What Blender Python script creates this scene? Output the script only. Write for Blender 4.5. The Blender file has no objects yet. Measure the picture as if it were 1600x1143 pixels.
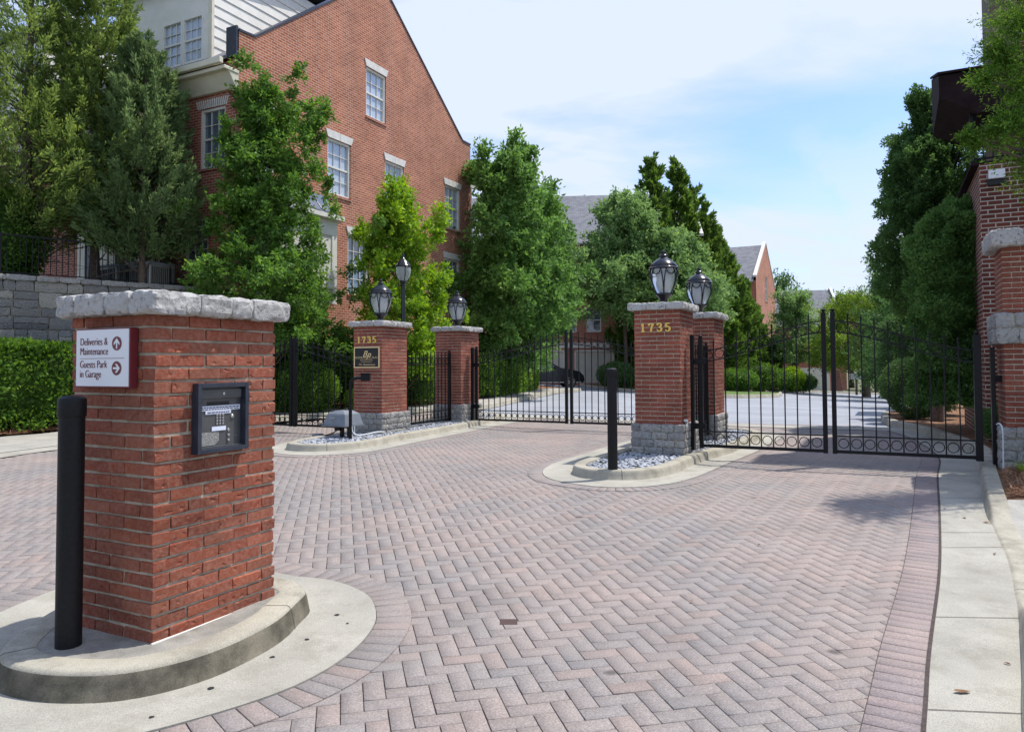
import bpy, bmesh, math, random
import numpy as np
from math import sin, cos, pi, radians, sqrt, atan2
from mathutils import Vector, noise
random.seed(7)
scn = bpy.context.scene
col = scn.collection
# ------------------------------------------------------------------ camera, sky, sun, exposure
F, PX, PY, PITCH, ROLL, CZ = 1155., 800., 530., radians(2.0), radians(0.3), 1.6
cd = bpy.data.cameras.new('camera'); cam = bpy.data.objects.new('camera', cd); col.objects.link(cam)
cd.sensor_fit = 'HORIZONTAL'; cd.sensor_width = 36; cd.lens = F/1600*36
cd.shift_y = -(571.5-PY)/1600; cd.clip_start = .05; cd.clip_end = 2000
cam.location = (0, 0, CZ)
from mathutils import Matrix
cam.rotation_euler = (Matrix.Rotation(pi/2+PITCH, 3, 'X') @ Matrix.Rotation(-ROLL, 3, 'Z')).to_euler()
scn.camera = cam
SUN_HEAD, SUN_EL = radians(66), radians(64)     # heading clockwise from +Y
sd = bpy.data.lights.new('sun', 'SUN'); sd.energy = 4.3; sd.angle = radians(.55); sd.color = (1, .95, .87)
sun = bpy.data.objects.new('sun', sd); col.objects.link(sun)
sv = Vector((sin(SUN_HEAD)*cos(SUN_EL), cos(SUN_HEAD)*cos(SUN_EL), sin(SUN_EL)))
sun.rotation_euler = sv.to_track_quat('Z', 'Y').to_euler()
w = bpy.data.worlds.new('World'); scn.world = w; w.use_nodes = True
nt = w.node_tree; bg = nt.nodes['Background']; bg.inputs[1].default_value = .15
sky = nt.nodes.new('ShaderNodeTexSky'); sky.sky_type = 'NISHITA'; sky.sun_disc = False
sky.sun_elevation = SUN_EL; sky.sun_rotation = SUN_HEAD; sky.air_density = 1.0; sky.dust_density = 1.2; sky.ozone_density = 1.5
def N(nt, t, **k):
    n = nt.nodes.new(t)
    for a, b in k.items():
        if a.startswith('i_'):
            key = a[2:]; key = int(key) if key.isdigit() else key.replace('_', ' ')
            n.inputs[key].default_value = b
        else: setattr(n, a, b)
    return n
def ramp(nt, stops, src=None):
    r = nt.nodes.new('ShaderNodeValToRGB'); e = r.color_ramp.elements
    while len(e) < len(stops): e.new(.5)
    for i, (p, c) in enumerate(stops):
        e[i].position = p; e[i].color = c if len(c) == 4 else (*c, 1)
    if src is not None: nt.links.new(src, r.inputs[0])
    return r
L = nt.links.new
tc = N(nt, 'ShaderNodeTexCoord'); sep = N(nt, 'ShaderNodeSeparateXYZ'); L(tc.outputs['Generated'], sep.inputs[0])
# clouds on a flat layer: direction / (height + small)
zz = N(nt, 'ShaderNodeMath', operation='ADD', i_1=.22); L(sep.outputs[2], zz.inputs[0])
dx = N(nt, 'ShaderNodeMath', operation='DIVIDE'); L(sep.outputs[0], dx.inputs[0]); L(zz.outputs[0], dx.inputs[1])
dy = N(nt, 'ShaderNodeMath', operation='DIVIDE'); L(sep.outputs[1], dy.inputs[0]); L(zz.outputs[0], dy.inputs[1])
cb = N(nt, 'ShaderNodeCombineXYZ'); L(dx.outputs[0], cb.inputs[0]); L(dy.outputs[0], cb.inputs[1])
mp = N(nt, 'ShaderNodeMapping'); mp.inputs['Location'].default_value = (1.3, .6, 0); mp.inputs['Scale'].default_value = (.8, 1.5, 1); L(cb.outputs[0], mp.inputs[0])
n1 = N(nt, 'ShaderNodeTexNoise', i_Scale=1.1, i_Detail=7, i_Roughness=.52, i_Distortion=.35); L(mp.outputs[0], n1.inputs['Vector'])
c1 = ramp(nt, [(.38, (.06,)*3), (.48, (.4,)*3), (.57, (.97,)*3)], n1.outputs[0])
# low puffy clouds by the horizon
n2 = N(nt, 'ShaderNodeTexNoise', i_Scale=5.5, i_Detail=8, i_Roughness=.55); L(tc.outputs['Generated'], n2.inputs['Vector'])
c2 = ramp(nt, [(.46, (0,)*3), (.56, (.95,)*3)], n2.outputs[0])
hz = ramp(nt, [(0, (1,)*3), (.16, (.85,)*3), (.33, (0,)*3)], sep.outputs[2])
m2 = N(nt, 'ShaderNodeMath', operation='MULTIPLY'); L(c2.outputs[0], m2.inputs[0]); L(hz.outputs[0], m2.inputs[1])
mx = N(nt, 'ShaderNodeMath', operation='MAXIMUM'); L(c1.outputs[0], mx.inputs[0]); L(m2.outputs[0], mx.inputs[1])
mixc = N(nt, 'ShaderNodeMixRGB'); mixc.inputs[2].default_value = (4.25, 4.75, 5.6, 1)
skm = N(nt, 'ShaderNodeMixRGB', blend_type='MULTIPLY', i_Fac=1.0); skm.inputs[2].default_value = (.90, 1.03, 1.36, 1)
L(sky.outputs[0], skm.inputs[1]); L(skm.outputs[0], mixc.inputs[1]); L(mx.outputs[0], mixc.inputs[0]); L(mixc.outputs[0], bg.inputs[0])
scn.view_settings.view_transform = 'Standard'; scn.view_settings.look = 'None'
scn.view_settings.exposure = .33; scn.view_settings.gamma = 1
scn.render.engine = 'CYCLES'

# ------------------------------------------------------------------ terrain height and picture helpers
def smooth(a, b, v):
    t = max(0, min(1, (v-a)/(b-a))); return t*t*(3-2*t)
def G(x, y):
    z = .15*smooth(3.5, 10, y)
    if y > 16: z += (min(y, 95)-16)*.0116-.074*x*(min(y, 95)-16)/y
    return z
def at(px, d):                      # x at a distance d for a picture column
    return (px-PX)/F*d
A = radians(26.9)
D1 = Vector((sin(A), cos(A), 0)); D2 = Vector((cos(A), -sin(A), 0))
RZ = -A                             # a thing turned RZ has local +x = D2, local +y = D1

# ------------------------------------------------------------------ materials
MATS = {}
def new_mat(name):
    m = bpy.data.materials.new(name); m.use_nodes = True; MATS[name] = m
    nt = m.node_tree; return m, nt, nt.nodes['Principled BSDF'], nt.links.new
def noise_mat(name, c1, c2, scale=8, rough=.8, bump=.2, bscale=60, c3=None, metal=0, spec=.5, dist=.02, detail=6, lo=.35, hi=.65):
    m, nt, p, L = new_mat(name)
    tc = N(nt, 'ShaderNodeTexCoord')
    n = N(nt, 'ShaderNodeTexNoise', i_Scale=scale, i_Detail=detail, i_Roughness=.6); L(tc.outputs['Object'], n.inputs['Vector'])
    st = [(lo, c1), (hi, c2)] if c3 is None else [(lo, c1), ((lo+hi)/2, c2), (hi, c3)]
    r = ramp(nt, st, n.outputs[0]); L(r.outputs[0], p.inputs['Base Color'])
    p.inputs['Roughness'].default_value = rough; p.inputs['Metallic'].default_value = metal; p.inputs['Specular IOR Level'].default_value = spec
    if bump:
        b = N(nt, 'ShaderNodeTexNoise', i_Scale=bscale, i_Detail=6, i_Roughness=.65); L(tc.outputs['Object'], b.inputs['Vector'])
        bp = N(nt, 'ShaderNodeBump', i_Strength=bump, i_Distance=dist); L(b.outputs[0], bp.inputs['Height']); L(bp.outputs[0], p.inputs['Normal'])
    return m
def brick_real(name, cols, speck=(.5, .3, .24), patch=None):
    """separate clay bricks: a tone per brick, dimples and creases"""
    m, nt, p, L = new_mat(name)
    tc = N(nt, 'ShaderNodeTexCoord'); g = N(nt, 'ShaderNodeNewGeometry')
    r = ramp(nt, [(i/(len(cols)-1), c) for i, c in enumerate(cols)], g.outputs['Random Per Island'])
    n = N(nt, 'ShaderNodeTexNoise', i_Scale=38, i_Detail=5, i_Roughness=.7); L(tc.outputs['Object'], n.inputs['Vector'])
    f = ramp(nt, [(.4, (0,)*3), (.75, (.7,)*3)], n.outputs[0])
    mi = N(nt, 'ShaderNodeMixRGB'); mi.inputs[2].default_value = (*speck, 1); L(f.outputs[0], mi.inputs[0]); L(r.outputs[0], mi.inputs[1])
    big = N(nt, 'ShaderNodeTexNoise', i_Scale=2.2, i_Detail=3); L(tc.outputs['Object'], big.inputs['Vector'])
    rb = ramp(nt, [(.35, (.72,)*3), (.65, (1.15,)*3)], big.outputs[0])
    mu = N(nt, 'ShaderNodeMixRGB', blend_type='MULTIPLY', i_Fac=1.0); L(mi.outputs[0], mu.inputs[1]); L(rb.outputs[0], mu.inputs[2])
    L(mu.outputs[0], p.inputs['Base Color']); p.inputs['Roughness'].default_value = .85; p.inputs['Specular IOR Level'].default_value = .25
    v = N(nt, 'ShaderNodeTexVoronoi', i_Scale=13); mpp = N(nt, 'ShaderNodeMapping'); mpp.inputs['Scale'].default_value = (1, 1, 1.6); L(tc.outputs['Object'], mpp.inputs[0])
    nn = N(nt, 'ShaderNodeTexNoise', i_Scale=9, i_Detail=3); L(tc.outputs['Object'], nn.inputs['Vector'])
    av = N(nt, 'ShaderNodeMixRGB', i_Fac=.12); L(mpp.outputs[0], av.inputs[1]); L(nn.outputs['Color'], av.inputs[2]); L(av.outputs[0], v.inputs['Vector'])
    dr = ramp(nt, [(.0, (0,)*3), (.28, (1,)*3)], v.outputs['Distance'])
    b2 = N(nt, 'ShaderNodeTexNoise', i_Scale=90, i_Detail=6, i_Roughness=.7); L(tc.outputs['Object'], b2.inputs['Vector'])
    ad = N(nt, 'ShaderNodeMath', operation='MULTIPLY_ADD', i_1=.5); L(b2.outputs[0], ad.inputs[0]); L(dr.outputs[0], ad.inputs[2])
    bp = N(nt, 'ShaderNodeBump', i_Strength=.95, i_Distance=.009); L(ad.outputs[0], bp.inputs['Height']); L(bp.outputs[0], p.inputs['Normal'])
    return m
def stone_real(name, cols, speck, dark):
    m, nt, p, L = new_mat(name)
    tc = N(nt, 'ShaderNodeTexCoord'); g = N(nt, 'ShaderNodeNewGeometry')
    r = ramp(nt, [(i/(len(cols)-1), c) for i, c in enumerate(cols)], g.outputs['Random Per Island'])
    n = N(nt, 'ShaderNodeTexNoise', i_Scale=26, i_Detail=8, i_Roughness=.75); L(tc.outputs['Object'], n.inputs['Vector'])
    f = ramp(nt, [(.36, dark), (.47, (1,)*3), (.58, (1,)*3), (.66, speck)], n.outputs[0])
    mu = N(nt, 'ShaderNodeMixRGB', blend_type='MULTIPLY', i_Fac=1.0); L(r.outputs[0], mu.inputs[1]); L(f.outputs[0], mu.inputs[2]); L(mu.outputs[0], p.inputs['Base Color'])
    p.inputs['Roughness'].default_value = .9; p.inputs['Specular IOR Level'].default_value = .25
    v = N(nt, 'ShaderNodeTexVoronoi', i_Scale=24, feature='F1'); L(tc.outputs['Object'], v.inputs['Vector'])
    b = N(nt, 'ShaderNodeTexNoise', i_Scale=60, i_Detail=7, i_Roughness=.7); L(tc.outputs['Object'], b.inputs['Vector'])
    ad = N(nt, 'ShaderNodeMath', operation='ADD'); L(v.outputs['Distance'], ad.inputs[0]); L(b.outputs[0], ad.inputs[1])
    bp = N(nt, 'ShaderNodeBump', i_Strength=.9, i_Distance=.012); L(ad.outputs[0], bp.inputs['Height']); L(bp.outputs[0], p.inputs['Normal'])
    return m
def brick_wall(name, axis, c1, c2, mortar, msize=.008, rough=.9):
    m, nt, p, L = new_mat(name)
    tc = N(nt, 'ShaderNodeTexCoord'); s = N(nt, 'ShaderNodeSeparateXYZ'); L(tc.outputs['Object'], s.inputs[0])
    c = N(nt, 'ShaderNodeCombineXYZ'); L(s.outputs[1 if axis == 'x' else 0], c.inputs[0]); L(s.outputs[2], c.inputs[1])
    b = N(nt, 'ShaderNodeTexBrick', i_Scale=1.0); b.inputs['Brick Width'].default_value = .215; b.inputs['Row Height'].default_value = .0765
    b.inputs['Mortar Size'].default_value = msize; b.inputs['Mortar Smooth'].default_value = .2; b.inputs['Bias'].default_value = 0
    b.inputs['Color1'].default_value = (*c1, 1); b.inputs['Color2'].default_value = (*c2, 1); b.inputs['Mortar'].default_value = (*mortar, 1)
    L(c.outputs[0], b.inputs['Vector'])
    n = N(nt, 'ShaderNodeTexNoise', i_Scale=.9, i_Detail=6, i_Roughness=.65); L(tc.outputs['Object'], n.inputs['Vector'])
    r = ramp(nt, [(.3, (.8,)*3), (.7, (1.18,)*3)], n.outputs[0])
    mu = N(nt, 'ShaderNodeMixRGB', blend_type='MULTIPLY', i_Fac=1.0); L(b.outputs[0], mu.inputs[1]); L(r.outputs[0], mu.inputs[2])
    L(mu.outputs[0], p.inputs['Base Color']); p.inputs['Roughness'].default_value = rough; p.inputs['Specular IOR Level'].default_value = .2
    n3 = N(nt, 'ShaderNodeTexNoise', i_Scale=50, i_Detail=3); L(tc.outputs['Object'], n3.inputs['Vector'])
    sb = N(nt, 'ShaderNodeMath', operation='MULTIPLY_ADD', i_1=-1.0); L(b.outputs['Fac'], sb.inputs[0]); L(n3.outputs[0], sb.inputs[2])
    bp = N(nt, 'ShaderNodeBump', i_Strength=.6, i_Distance=.012); L(sb.outputs[0], bp.inputs['Height']); L(bp.outputs[0], p.inputs['Normal'])
    return m
def flat(name, c, rough=.5, metal=0, spec=.5):
    m, nt, p, L = new_mat(name); p.inputs['Base Color'].default_value = (*c, 1); p.inputs['Roughness'].default_value = rough
    p.inputs['Metallic'].default_value = metal; p.inputs['Specular IOR Level'].default_value = spec; return m
def leaf_mat(name, cols, trans=.32, rough=.45, spec=.35):
    m, nt, p, L = new_mat(name)
    g = N(nt, 'ShaderNodeNewGeometry'); at_ = N(nt, 'ShaderNodeAttribute', attribute_name='tone')
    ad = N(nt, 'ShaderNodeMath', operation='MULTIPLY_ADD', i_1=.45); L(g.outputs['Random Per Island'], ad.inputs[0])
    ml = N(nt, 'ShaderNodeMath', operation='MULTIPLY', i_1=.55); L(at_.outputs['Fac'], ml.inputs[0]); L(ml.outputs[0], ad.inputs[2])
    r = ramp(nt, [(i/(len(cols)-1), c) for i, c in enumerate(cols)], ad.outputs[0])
    L(r.outputs[0], p.inputs['Base Color']); p.inputs['Roughness'].default_value = rough; p.inputs['Specular IOR Level'].default_value = spec
    t = N(nt, 'ShaderNodeBsdfTranslucent'); hs = N(nt, 'ShaderNodeHueSaturation', i_Hue=.485, i_Saturation=1.1, i_Value=1.5); L(r.outputs[0], hs.inputs['Color']); L(hs.outputs[0], t.inputs[0])
    ms = N(nt, 'ShaderNodeMixShader', i_0=trans); L(p.outputs[0], ms.inputs[1]); L(t.outputs[0], ms.inputs[2])
    L(ms.outputs[0], nt.nodes['Material Output'].inputs[0]); return m

def paver_mat(name, cols):
    m, nt, p, L = new_mat(name)
    tc = N(nt, 'ShaderNodeTexCoord'); g = N(nt, 'ShaderNodeNewGeometry')
    r = ramp(nt, [(i/(len(cols)-1), c) for i, c in enumerate(cols)], g.outputs['Random Per Island'])
    n = N(nt, 'ShaderNodeTexNoise', i_Scale=.55, i_Detail=4, i_Roughness=.6); L(tc.outputs['Object'], n.inputs['Vector'])
    f = ramp(nt, [(.42, (0,)*3), (.62, (.55,)*3)], n.outputs[0])
    mi = N(nt, 'ShaderNodeMixRGB'); mi.inputs[2].default_value = (.315, .245, .215, 1); L(f.outputs[0], mi.inputs[0]); L(r.outputs[0], mi.inputs[1])
    n2 = N(nt, 'ShaderNodeTexNoise', i_Scale=1.7, i_Detail=8, i_Roughness=.7); L(tc.outputs['Object'], n2.inputs['Vector'])
    r2 = ramp(nt, [(.3, (.86,)*3), (.6, (1.06,)*3)], n2.outputs[0])
    mu = N(nt, 'ShaderNodeMixRGB', blend_type='MULTIPLY', i_Fac=1.0); L(mi.outputs[0], mu.inputs[1]); L(r2.outputs[0], mu.inputs[2])
    # salt and pepper aggregate
    n3 = N(nt, 'ShaderNodeTexNoise', i_Scale=130, i_Detail=4, i_Roughness=.8); L(tc.outputs['Object'], n3.inputs['Vector'])
    r3 = ramp(nt, [(.36, (.72,)*3), (.5, (.98,)*3), (.62, (1.4,)*3)], n3.outputs[0])
    m3 = N(nt, 'ShaderNodeMixRGB', blend_type='MULTIPLY', i_Fac=1.0); L(mu.outputs[0], m3.inputs[1]); L(r3.outputs[0], m3.inputs[2])
    # oil drips
    v = N(nt, 'ShaderNodeTexVoronoi', i_Scale=1.5); L(tc.outputs['Object'], v.inputs['Vector'])
    v.inputs['Randomness'].default_value = 1
    na = N(nt, 'ShaderNodeTexNoise', i_Scale=14, i_Detail=3); L(tc.outputs['Object'], na.inputs['Vector'])
    sm = N(nt, 'ShaderNodeMath', operation='MULTIPLY_ADD', i_1=.06); L(na.outputs[0], sm.inputs[0]); L(v.outputs['Distance'], sm.inputs[2])
    r4 = ramp(nt, [(.06, (.40,)*3), (.10, (1,)*3)], sm.outputs[0])
    m4 = N(nt, 'ShaderNodeMixRGB', blend_type='MULTIPLY', i_Fac=1.0); L(m3.outputs[0], m4.inputs[1]); L(r4.outputs[0], m4.inputs[2])
    L(m4.outputs[0], p.inputs['Base Color']); p.inputs['Roughness'].default_value = .8; p.inputs['Specular IOR Level'].default_value = .3
    bp = N(nt, 'ShaderNodeBump', i_Strength=.35, i_Distance=.003); L(n3.outputs[0], bp.inputs['Height']); L(bp.outputs[0], p.inputs['Normal'])
    return m
M_pav = paver_mat('clay_paver', [(0.219, 0.199, 0.19), (0.23, 0.208, 0.197), (0.206, 0.193, 0.187), (0.236, 0.208, 0.194), (0.216, 0.201, 0.194), (0.248, 0.202, 0.183), (0.223, 0.206, 0.195), (0.23, 0.202, 0.191), (0.219, 0.202, 0.192)])
M_pavb = paver_mat('border_paver', [(0.215, 0.176, 0.175), (0.245, 0.201, 0.197), (0.195, 0.171, 0.172), (0.23, 0.191, 0.186)])
M_joint = noise_mat('joint_sand', (.035, .027, .026), (.075, .055, .05), 30, .95, .2)
def concrete_mat(name, a, b, stain, s_amt=.6, scale=1.3):
    m, nt, p, L = new_mat(name)
    tc = N(nt, 'ShaderNodeTexCoord')
    n = N(nt, 'ShaderNodeTexNoise', i_Scale=scale, i_Detail=8, i_Roughness=.65); L(tc.outputs['Object'], n.inputs['Vector'])
    r = ramp(nt, [(.35, a), (.62, b)], n.outputs[0])
    n3 = N(nt, 'ShaderNodeTexNoise', i_Scale=160, i_Detail=4, i_Roughness=.85); L(tc.outputs['Object'], n3.inputs['Vector'])
    r3 = ramp(nt, [(.33, (.55,)*3), (.5, (1,)*3), (.7, (1.3,)*3)], n3.outputs[0])
    mu = N(nt, 'ShaderNodeMixRGB', blend_type='MULTIPLY', i_Fac=1.0); L(r.outputs[0], mu.inputs[1]); L(r3.outputs[0], mu.inputs[2])
    ns = N(nt, 'ShaderNodeTexNoise', i_Scale=3.1, i_Detail=9, i_Roughness=.72); L(tc.outputs['Object'], ns.inputs['Vector'])
    rs = ramp(nt, [(.5, (0,)*3), (.72, (s_amt,)*3)], ns.outputs[0])
    m5 = N(nt, 'ShaderNodeMixRGB'); m5.inputs[2].default_value = (*stain, 1); L(rs.outputs[0], m5.inputs[0]); L(mu.outputs[0], m5.inputs[1])
    L(m5.outputs[0], p.inputs['Base Color']); p.inputs['Roughness'].default_value = .88; p.inputs['Specular IOR Level'].default_value = .25
    bp = N(nt, 'ShaderNodeBump', i_Strength=.5, i_Distance=.003); L(n3.outputs[0], bp.inputs['Height']); L(bp.outputs[0], p.inputs['Normal'])
    return m
M_conc = concrete_mat('gutter_concrete', (.295, .283, .245), (.385, .37, .32), (.20, .185, .145), .6)
M_kerb = concrete_mat('kerb_concrete', (.29, .27, .22), (.40, .375, .305), (.15, .135, .10), .8, 2.5)
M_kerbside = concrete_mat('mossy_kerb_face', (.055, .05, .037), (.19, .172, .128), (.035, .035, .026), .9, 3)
M_walk = concrete_mat('sidewalk_concrete', (.30, .29, .26), (.39, .375, .335), (.20, .19, .16), .6)
M_asph = noise_mat('asphalt', (.235, .25, .285), (.31, .325, .36), .5, .85, .15, 90, spec=.3)
M_mulch = noise_mat('pine_straw', (.10, .045, .02), (.26, .13, .06), 12, .95, .8, 40)
M_soil = noise_mat('ground_soil', (.07, .075, .03), (.12, .13, .05), 3, .95, .6, 20)
M_grass = noise_mat('lawn', (.06, .11, .02), (.11, .18, .035), 6, .9, .6, 60)
M_brickA = brick_real('red_clay_brick', [(0.176, 0.045, 0.025), (0.255, 0.062, 0.032), (0.216, 0.067, 0.038), (0.303, 0.078, 0.038), (0.235, 0.054, 0.028), (0.274, 0.089, 0.049), (0.196, 0.056, 0.032), (0.245, 0.076, 0.046)], (.36, .19, .14))
M_brickB = brick_real('dark_red_clay_brick', [(0.17, 0.042, 0.025), (0.24, 0.054, 0.031), (0.21, 0.064, 0.036), (0.27, 0.067, 0.035), (0.19, 0.049, 0.03)], (.33, .15, .12))
M_mort = noise_mat('mortar', (.29, .25, .185), (.47, .41, .315), 12, .95, .5, 80)
M_gran = stone_real('granite_cap', [(.38, .375, .36), (.46, .455, .44), (.42, .41, .40), (.50, .49, .47)], (1.35, 1.35, 1.35), (.32, .32, .34))
M_stone = stone_real('rough_stone', [(.22, .22, .22), (.32, .315, .30), (.26, .255, .25), (.38, .36, .32), (.29, .29, .29)], (1.45, 1.4, 1.3), (.4, .4, .42))
M_wallst = stone_real('wall_stone', [(.12, .12, .12), (.25, .24, .22), (.15, .15, .155), (.33, .31, .27), (.19, .185, .175), (.24, .24, .24)], (1.5, 1.45, 1.4), (.45, .45, .45))
M_blk = noise_mat('black_paint', (.004, .004, .005), (.008, .008, .010), 40, .4, .12, 120, spec=.22, dist=.003)
M_bol = noise_mat('bollard_black', (.005, .005, .006), (.010, .010, .011), 60, .5, .5, 150, spec=.25, dist=.003)
M_lampm = flat('lamp_metal', (.010, .011, .015), .22, .2, .6)
M_gold = flat('gold_leaf', (.75, .50, .12), .4, .35)
M_white = noise_mat('white_trim', (.66, .64, .58), (.74, .72, .67), 3, .6, .05, 40)
M_cream = noise_mat('cream_trim', (.60, .56, .44), (.68, .64, .52), 3, .6, .05, 40)
M_lint = noise_mat('limestone_lintel', (.56, .55, .51), (.68, .67, .63), 6, .85, .2, 60)
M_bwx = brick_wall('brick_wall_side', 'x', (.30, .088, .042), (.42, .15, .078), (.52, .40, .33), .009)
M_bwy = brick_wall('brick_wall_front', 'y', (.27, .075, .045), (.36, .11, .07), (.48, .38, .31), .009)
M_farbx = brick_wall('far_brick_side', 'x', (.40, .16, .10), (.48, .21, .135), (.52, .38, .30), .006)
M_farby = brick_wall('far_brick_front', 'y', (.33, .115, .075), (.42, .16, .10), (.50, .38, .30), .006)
M_dkb = brick_wall('shaded_brick_front', 'y', (.10, .03, .024), (.17, .05, .036), (.42, .38, .32), .010)  # annex front: shade near the awning is mixed into this darker brick colour
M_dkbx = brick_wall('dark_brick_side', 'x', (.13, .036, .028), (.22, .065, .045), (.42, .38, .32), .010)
M_brown = noise_mat('brown_boards', (.014, .008, .009), (.024, .014, .015), 5, .85, .2, 30, spec=.12)
M_wood = noise_mat('weathered_board', (.10, .075, .05), (.19, .15, .10), 8, .8, .3, 30)
M_bark = noise_mat('bark', (.07, .05, .038), (.16, .12, .09), 14, .95, .9, 30)
M_pole = flat('pale_conduit', (.55, .58, .62), .5)
M_gray = noise_mat('operator_grey', (.14, .16, .19), (.18, .20, .23), 9, .5, .05, 60)
M_red = flat('maroon_sign', (.14, .014, .022), .4)
M_signw = flat('sign_white', (.72, .73, .77), .35)
M_pan = noise_mat('keypad_panel', (.075, .077, .08), (.10, .10, .102), 8, .42, .05, 60, metal=.3)
M_kf = noise_mat('keypad_hood', (.025, .03, .045), (.04, .047, .068), 12, .35, .2, 80, metal=.2)
M_tape = flat('paper_label', (.66, .70, .82), .5)
M_chrome = flat('chrome', (.6, .6, .6), .2, 1)
M_plate = noise_mat('scratched_plate', (.18, .18, .165), (.42, .42, .39), 120, .45, .1, 90, metal=.4)
M_dark = flat('dark_void', (.01, .01, .011), .6)
M_peb = noise_mat('grey_pebble', (.26, .28, .32), (.42, .44, .48), 5, .7, .2, 60)
M_car = flat('car_paint', (.008, .009, .012), .12, .2, .7)
M_tyre = flat('tyre_rubber', (.012, .012, .012), .8)
M_door = noise_mat('garage_door', (.55, .54, .46), (.63, .62, .54), 2, .6, .05, 30)
m, nt_, p_, L_ = new_mat('shingle')
tc_ = N(nt_, 'ShaderNodeTexCoord'); sp_ = N(nt_, 'ShaderNodeSeparateXYZ'); L_(tc_.outputs['Object'], sp_.inputs[0])
cm_ = N(nt_, 'ShaderNodeCombineXYZ'); L_(sp_.outputs[0], cm_.inputs[0]); L_(sp_.outputs[2], cm_.inputs[1])
b_ = N(nt_, 'ShaderNodeTexBrick', i_Scale=1.0); b_.inputs['Brick Width'].default_value = .3; b_.inputs['Row Height'].default_value = .11; b_.inputs['Mortar Size'].default_value = .006
b_.inputs['Color1'].default_value = (.13, .135, .155, 1); b_.inputs['Color2'].default_value = (.20, .205, .225, 1); b_.inputs['Mortar'].default_value = (.07, .07, .08, 1); L_(cm_.outputs[0], b_.inputs['Vector'])
L_(b_.outputs[0], p_.inputs['Base Color']); p_.inputs['Roughness'].default_value = .9
M_shing = m
m, nt_, p_, L_ = new_mat('window_pane')      # daylight windows: dark rooms, blinds, sky reflections
p_.inputs['Base Color'].default_value = (.10, .13, .17, 1); p_.inputs['Roughness'].default_value = .06; p_.inputs['Specular IOR Level'].default_value = 1.0
p_.inputs['Coat Weight'].default_value = .6
M_pane = m
m, nt_, p_, L_ = new_mat('blinds')
tc_ = N(nt_, 'ShaderNodeTexCoord'); wv = N(nt_, 'ShaderNodeTexWave', wave_type='BANDS', bands_direction='Z', i_Scale=8.0); L_(tc_.outputs['Object'], wv.inputs['Vector'])
r_ = ramp(nt_, [(0, (.30, .36, .44)), (1, (.50, .58, .68))], wv.outputs[0]); L_(r_.outputs[0], p_.inputs['Base Color'])
p_.inputs['Roughness'].default_value = .12; p_.inputs['Coat Weight'].default_value = 1
M_blind = m
m, nt_, p_, L_ = new_mat('lamp_glass')
p_.inputs['Base Color'].default_value = (.80, .84, .88, 1); p_.inputs['Roughness'].default_value = .12; p_.inputs['Transmission Weight'].default_value = .72; p_.inputs['IOR'].default_value = 1.15
tc_ = N(nt_, 'ShaderNodeTexCoord'); nn_ = N(nt_, 'ShaderNodeTexNoise', i_Scale=18.0, i_Detail=2); L_(tc_.outputs['Object'], nn_.inputs['Vector'])
bp_ = N(nt_, 'ShaderNodeBump', i_Strength=.35, i_Distance=.01); L_(nn_.outputs[0], bp_.inputs['Height']); L_(bp_.outputs[0], p_.inputs['Normal'])
M_glass = m
m, nt_, p_, L_ = new_mat('lamp_diffuser'); p_.inputs['Base Color'].default_value = (.62, .62, .58, 1); p_.inputs['Roughness'].default_value = .5
M_diff = m
# foliage colours
LF = {
 'conifer': leaf_mat('cypress_leaf', [(0.094, 0.123, 0.032), (0.137, 0.198, 0.051), (0.209, 0.302, 0.09), (0.293, 0.379, 0.08)], .38, .6, .2),
 'bluecon': leaf_mat('juniper_leaf', [(0.09, 0.138, 0.054), (0.144, 0.222, 0.09), (0.204, 0.288, 0.12)], .38, .6, .2),
 'holly': leaf_mat('holly_leaf', [(0.038, 0.091, 0.018), (0.076, 0.159, 0.03), (0.129, 0.258, 0.046), (0.212, 0.379, 0.06)], .38, .6, .2),
 'lime': leaf_mat('lime_leaf', [(0.068, 0.135, 0.016), (0.149, 0.284, 0.03), (0.257, 0.419, 0.041), (0.365, 0.513, 0.061)], .38, .6, .2),
 'elm': leaf_mat('elm_leaf', [(0.062, 0.132, 0.032), (0.101, 0.209, 0.052), (0.155, 0.296, 0.073), (0.202, 0.358, 0.089)], .38, .6, .2),
 'birch': leaf_mat('pale_leaf', [(0.093, 0.171, 0.059), (0.155, 0.265, 0.092), (0.217, 0.342, 0.119), (0.265, 0.404, 0.119)], .38, .6, .2),
 'arbor': leaf_mat('arborvitae_leaf', [(0.053, 0.101, 0.021), (0.096, 0.177, 0.035), (0.157, 0.27, 0.049)], .38, .6, .2),
 'dark': leaf_mat('dark_cypress_leaf', [(0.041, 0.096, 0.03), (0.075, 0.155, 0.047), (0.117, 0.227, 0.067)], .38, .6, .2),
 'hedge': leaf_mat('hedge_leaf', [(.022, .06, .010), (.05, .115, .018), (.12, .235, .032), (.22, .36, .06)], .38, .6, .2),
 'hinoki': leaf_mat('hinoki_leaf', [(.035, .078, .025), (.065, .13, .042), (.11, .20, .06)], .3, .6, .2),
 'column': leaf_mat('column_leaf', [(.05, .11, .03), (.09, .19, .05), (.15, .28, .075)], .35, .6, .2),
 'maple': leaf_mat('maple_leaf', [(0.068, 0.121, 0.02), (0.135, 0.23, 0.034), (0.243, 0.351, 0.047)], .38, .6, .2),
 'purple': leaf_mat('purple_leaf', [(0.162, 0.068, 0.135), (0.297, 0.135, 0.243), (0.162, 0.162, 0.068)], .38, .6, .2)}

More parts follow.
